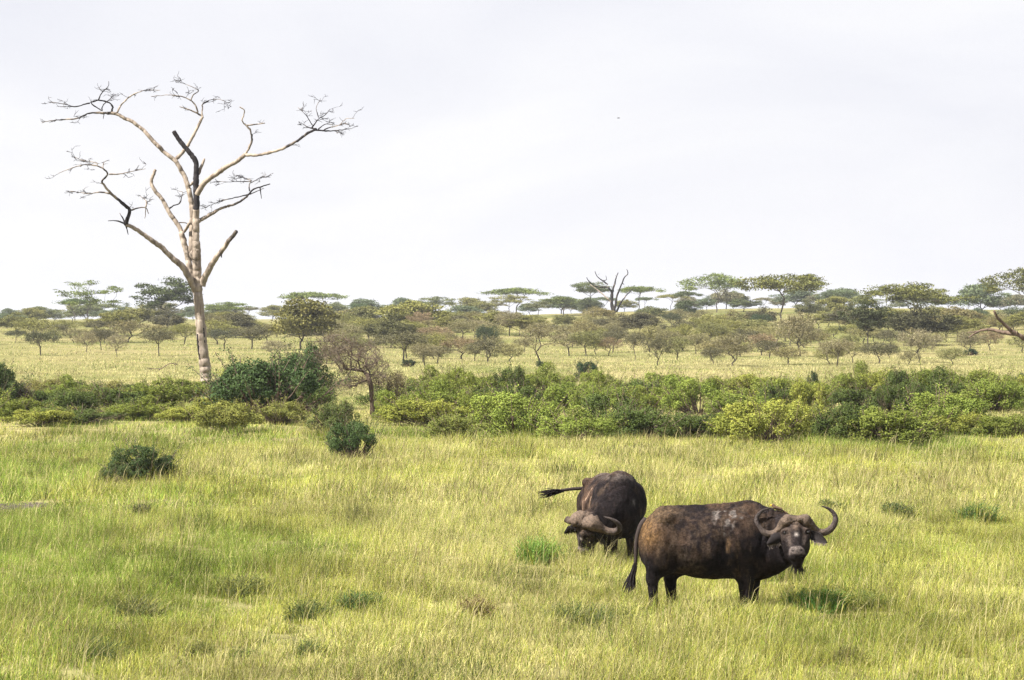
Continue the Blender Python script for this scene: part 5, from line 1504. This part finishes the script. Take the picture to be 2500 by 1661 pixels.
def blade_field(rng, base, lean, length, width, bend, cols, seg2=True):
    """arched grass blades; returns vertices, faces and colours"""
    n = len(base)
    th = rng.random(n) * 2 * np.pi
    side = np.stack([np.cos(th), np.sin(th), np.zeros(n)], 1)
    up = np.array([0, 0, 1.0])
    d0 = norm(up + lean * .45)
    d1 = norm(up + lean * (1.0 + bend[:, None]) - np.array([0, 0, 1]) * (bend * .35)[:, None])
    L = length[:, None]; W = side * width[:, None]
    mid = base + d0 * L * .55
    tip = mid + d1 * L * .45
    if seg2:
        v = np.stack([base - W, base + W, mid + W * .8, mid - W * .8, tip], 1)
        o = np.arange(n)[:, None] * 5
        return v.reshape(-1, 3), o + np.array([[3, 2, 4]]), o + np.array([[0, 1, 2, 3]]), np.repeat(cols, 5, axis=0)
    v = np.stack([base - W, base + W, tip], 1)
    o = np.arange(n)[:, None] * 3
    return v.reshape(-1, 3), o + np.array([[0, 1, 2]]), None, np.repeat(cols, 3, axis=0)

GR_G, GR_Y, GR_S, GR_B, GR_D = [np.array(c) for c in ((.205, .280, .048), (.370, .372, .082), (.500, .445, .205), (.235, .175, .090), (.055, .078, .026))]
def grass_cols(rng, x, y, n_per, tone):
    g1 = fbm(x * .16, y * .055, seed=33, octv=3); g2 = fbm(x * .5, y * .2, seed=41, octv=2)
    r = rng.random(len(x))
    w_g = sstep(.47, .62, g1) * (1 - .6 * sstep(110, 170, y)); w_s = sstep(.48, .66, 1 - g1) * .75 + .9 * sstep(110, 170, y) * (1 - .6 * sstep(300, 420, y))
    c = np.tile(GR_Y, (len(x), 1))
    m = r < .16 + .58 * w_g; c[m] = GR_G
    m = r > .82 - .50 * w_s; c[m] = GR_S
    m = rng.random(len(x)) < .05 + .10 * sstep(.58, .75, g2); c[m] = GR_B
    m = rng.random(len(x)) < .07 + .22 * sstep(.60, .72, fbm(x * 1.1, y * .45, seed=71, octv=2)); c[m] = GR_D
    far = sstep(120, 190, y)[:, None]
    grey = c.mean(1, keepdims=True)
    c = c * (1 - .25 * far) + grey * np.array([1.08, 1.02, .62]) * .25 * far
    return c * (.75 + .5 * rng.random((len(x), 1))) * tone[:, None]

def scatter(rng, d0, d1, per_m2):
    area = .19 * (d1 * d1 - d0 * d0) + 2.4 * (d1 - d0)
    n = int(area * per_m2)
    y = np.sqrt(rng.random(n) * (d1 * d1 - d0 * d0) + d0 * d0)
    x = (rng.random(n) * 2 - 1) * (.19 * y + 1.2)
    return x, y

def grass_sheet(seed, d0, d1, clumps_m2, blades, Lm, Wm, spread, seg2, dark=1.0, herbs=0.0):
    rng = np.random.default_rng(seed)
    cx, cy = scatter(rng, d0, d1, clumps_m2)
    hgt = .30 + 1.0 * fbm(cx * .55, cy * .20, seed=51, octv=3) ** 1.2 + .45 * fbm(cx * .12, cy * .05, seed=57, octv=2)
    hgt *= .65 + .7 * rng.random(len(cx))
    tone = (.66 + .60 * rng.random(len(cx))) * dark * (.72 + .62 * fbm(cx * .7, cy * .28, seed=91, octv=2))
    for tpx, tpy, tw, th_, tt, tl in TUSS:
        ex, ey, ez = at(tpx, tpy)
        r_ = tw * ey / F_PX / 2
        hgt *= 1 - .45 * np.exp(-(((cx - ex) / (r_ * 1.1)) ** 2 + ((cy - ey + 1.6) / 2.4) ** 2) ** 2)
    for ex, ey, ew, ed in ((AX, AY - 1.4, 1.2, 1.7), (BX - .5, BY - 2.4, .4, .8)):
        hgt *= 1 + .35 * np.exp(-(((cx - ex) / ew) ** 2 + ((cy - ey) / ed) ** 2) ** 2)
    soil_d = np.hypot((cx - dpx) / 1.0, (cy - dpy) / 1.3)
    hgt *= np.where(soil_d < 1, .40, 1.0) * (1 - .55 * np.exp(-((cy - dpy + 2.2) / 2.6) ** 2) * sstep(2.0, 5.0, -cx))
    nb = np.maximum(1, (blades * (.6 + .8 * rng.random(len(cx)))).astype(int))
    idx = np.repeat(np.arange(len(cx)), nb)
    n = len(idx)
    off = rng.normal(0, 1, (n, 2)) * spread
    bx, by = cx[idx] + off[:, 0], cy[idx] + off[:, 1]
    base = np.stack([bx, by, ground_z(bx, by) - .02], 1)
    wind = np.array([.15, .0, 0])
    lean = np.stack([off[:, 0] / spread * .16, off[:, 1] / spread * .16, np.zeros(n)], 1) + wind * (.3 + 1.0 * rng.random((n, 1))) + np.hstack([rng.normal(0, .42, (n, 2)), np.zeros((n, 1))])
    L = Lm * hgt[idx] * (.55 + .75 * rng.random(n))
    W = Wm * (.6 + .8 * rng.random(n))
    cols = grass_cols(rng, bx, by, nb, tone[idx])
    out = blade_field(rng, base, lean, L, W, rng.random(n) ** 1.5 * 2.4, cols, seg2)
    if not herbs: return [out]
    # small leaves of herbs growing through the grass
    k = rng.integers(0, n, int(n * herbs))
    c0 = base[k] + np.stack([rng.normal(0, .05, len(k)), rng.normal(0, .05, len(k)), L[k] * rng.uniform(.35, .95, len(k))], 1)
    d = rand_dir(rng, len(k), .2) * (Wm * rng.uniform(2.0, 4.5, (len(k), 1)))
    w = norm(np.cross(d, rand_dir(rng, len(k)))) * (Wm * rng.uniform(.8, 1.7, (len(k), 1)))
    v = np.stack([c0 - d, c0 + d * .2 + w, c0 + d], 1).reshape(-1, 3)
    hc = grass_cols(rng, c0[:, 0], c0[:, 1], nb, tone[idx][k]) * np.array([.92, 1.0, .9])
    return [out, (v, np.arange(len(k) * 3).reshape(-1, 3), None, np.repeat(hc, 3, axis=0))]

def join(parts):
    V, T, Q, C, o = [], [], [], [], 0
    for v, t, q, c in parts:
        V.append(v); C.append(c); T.append(t + o)
        if q is not None: Q.append(q + o)
        o += len(v)
    return np.concatenate(V), [np.concatenate(T)] + ([np.concatenate(Q)] if Q else []), np.concatenate(C)

parts = sum([grass_sheet(11, 31, 66, .85, 170, .36, .0044, .20, False, .66, .5),
         grass_sheet(12, 66, 110, .30, 90, .44, .0085, .24, False, .64),
         grass_sheet(1, 31, 48, 10.5, 92, .215, .0031, .10, True, 1.0, .8),
         grass_sheet(2, 48, 66, 9, 82, .235, .0045, .12, False, 1.0, .7),
         grass_sheet(3, 66, 100, 4.4, 54, .25, .0070, .19, False, 1.0, .5),
         grass_sheet(4, 100, 165, 2.1, 28, .21, .0100, .28, False),
         grass_sheet(5, 165, 290, .85, 21, .19, .015, .45, False),
         grass_sheet(6, 290, 560, .15, 24, .18, .026, .9, False)], [])
V, P, C = join(parts)
tag(link('grass', raw_mesh('grass', V, P, {'col': C}, False, M_GRASS)), 'tall yellow-green savanna grass covering the whole plain', 'grass', kind='stuff')

# pale seed stalks standing above the grass, bent by the wind
def stalks():
    rng = np.random.default_rng(9)
    out = []
    for d0, d1, dens, w in ((31, 60, 5.0, .0030), (60, 110, 1.8, .0058)):
        x, y = scatter(rng, d0, d1, dens)
        keep = fbm(x * .5, y * .2, seed=61, octv=2) > .45
        x, y = x[keep], y[keep]; n = len(x)
        base = np.stack([x, y, ground_z(x, y)], 1)
        lean = np.array([.42, .0, 0]) * (.2 + 1.2 * rng.random((n, 1))) + np.hstack([rng.normal(0, .16, (n, 2)), np.zeros((n, 1))])
        L = .34 + .34 * rng.random(n)
        c = np.array([.44, .385, .20]) * (.7 + .5 * rng.random((n, 1)))
        out.append(blade_field(rng, base, lean, L, np.full(n, w), rng.random(n) * .9, c, True))
    return join(out)
V, P, C = stalks()
tag(link('seed_stalk', raw_mesh('seed_stalk', V, P, {'col': C}, False, M_GRASS)), 'pale straw seed stalks leaning right above the green grass', 'grass', kind='stuff')

for k, (px, py, w, h, t, lab) in enumerate(TUSS):
    rng = np.random.default_rng(300 + k)
    x, y, z = at(px, py)
    S = F_PX / y
    R_ = w / S / 2 * 1.25; H_ = h / S * .9 + .07
    n = 1700
    kt = rng.integers(5, 9)
    ca = rng.random(kt) * 2 * np.pi; cr = np.sqrt(rng.random(kt)) * .75
    tcx, tcy, tch = cr * np.cos(ca), cr * np.sin(ca), .5 + .6 * rng.random(kt)
    who = rng.integers(0, kt, n)
    ox, oy = tcx[who] + rng.normal(0, .26, n), tcy[who] + rng.normal(0, .26, n)
    bx, by = ox * R_ * .8, oy * R_ * 1.3
    base = np.stack([bx, by, ground_z(x + bx, y + by) - z - .02], 1)
    lean = np.stack([(ox - tcx[who]) * 1.1 + .2, (oy - tcy[who]) * 1.1, 0 * ox], 1) + np.hstack([rng.normal(0, .45, (n, 2)), np.zeros((n, 1))])
    L = H_ * tch[who] * (.35 + .75 * rng.random(n))
    c = np.array(t) * np.array([1.1, 1.3, 1.05]) * (.5 + 1.1 * rng.random((n, 1)))
    m = rng.random(n) < .34; c[m] = GR_Y * (.5 + .5 * rng.random((m.sum(), 1)))
    m = rng.random(n) < .08; c[m] = GR_S * .8
    v, t3, q4, cc = blade_field(rng, base, lean, L, np.full(n, .0060 * y / 45), .3 + rng.random(n), c, True)
    m2 = 1500                                            # small leaves among the blades
    kk = rng.integers(0, n, m2)
    c0 = base[kk] + np.stack([rng.normal(0, .06, m2), rng.normal(0, .06, m2), L[kk] * rng.uniform(.3, .9, m2)], 1)
    dl = rand_dir(rng, m2, .3) * .020 * y / 45
    wl_ = norm(np.cross(dl, rand_dir(rng, m2))) * .010 * y / 45
    o5 = len(v)
    v = np.vstack([v, np.stack([c0 - dl, c0 + wl_, c0 + dl], 1).reshape(-1, 3)])
    t3 = np.vstack([t3, o5 + np.arange(m2 * 3).reshape(-1, 3)])
    cc = np.vstack([cc, np.repeat(np.array(t) * (.6 + 1.2 * rng.random((m2, 1))) * np.array([1, 1.12, 1]), 3, axis=0)])
    tag(link('grass_tussock', raw_mesh('grass_tussock', v, [t3, q4], {'col': cc}, False, M_GRASS)), lab, 'tussock', 'tussocks standing out in the grass').location = (x, y, z)

# ------------------------------------------------------------------ haze
def haze():
    m, N, L, out = new_mat('haze')
    pv = N.new('ShaderNodeVolumePrincipled')
    pv.inputs['Color'].default_value = (.86, .90, 1.0, 1)
    pv.inputs['Density'].default_value = HAZE
    pv.inputs['Anisotropy'].default_value = .2
    L.new(pv.outputs[0], out.inputs['Volume'])
    lo, hi = (-5200, -60, -4), (5200, 6100, 24)
    v = np.array([(x, y, z) for x in (lo[0], hi[0]) for y in (lo[1], hi[1]) for z in (lo[2], hi[2])], float)
    f = np.array([(0, 1, 3, 2), (4, 6, 7, 5), (0, 4, 5, 1), (2, 3, 7, 6), (0, 2, 6, 4), (1, 5, 7, 3)])
    tag(link('haze', raw_mesh('haze', v, [f], mat=m)), 'thin pale haze over the distant savanna', 'haze', kind='stuff')
HAZE = 0.00010
haze()
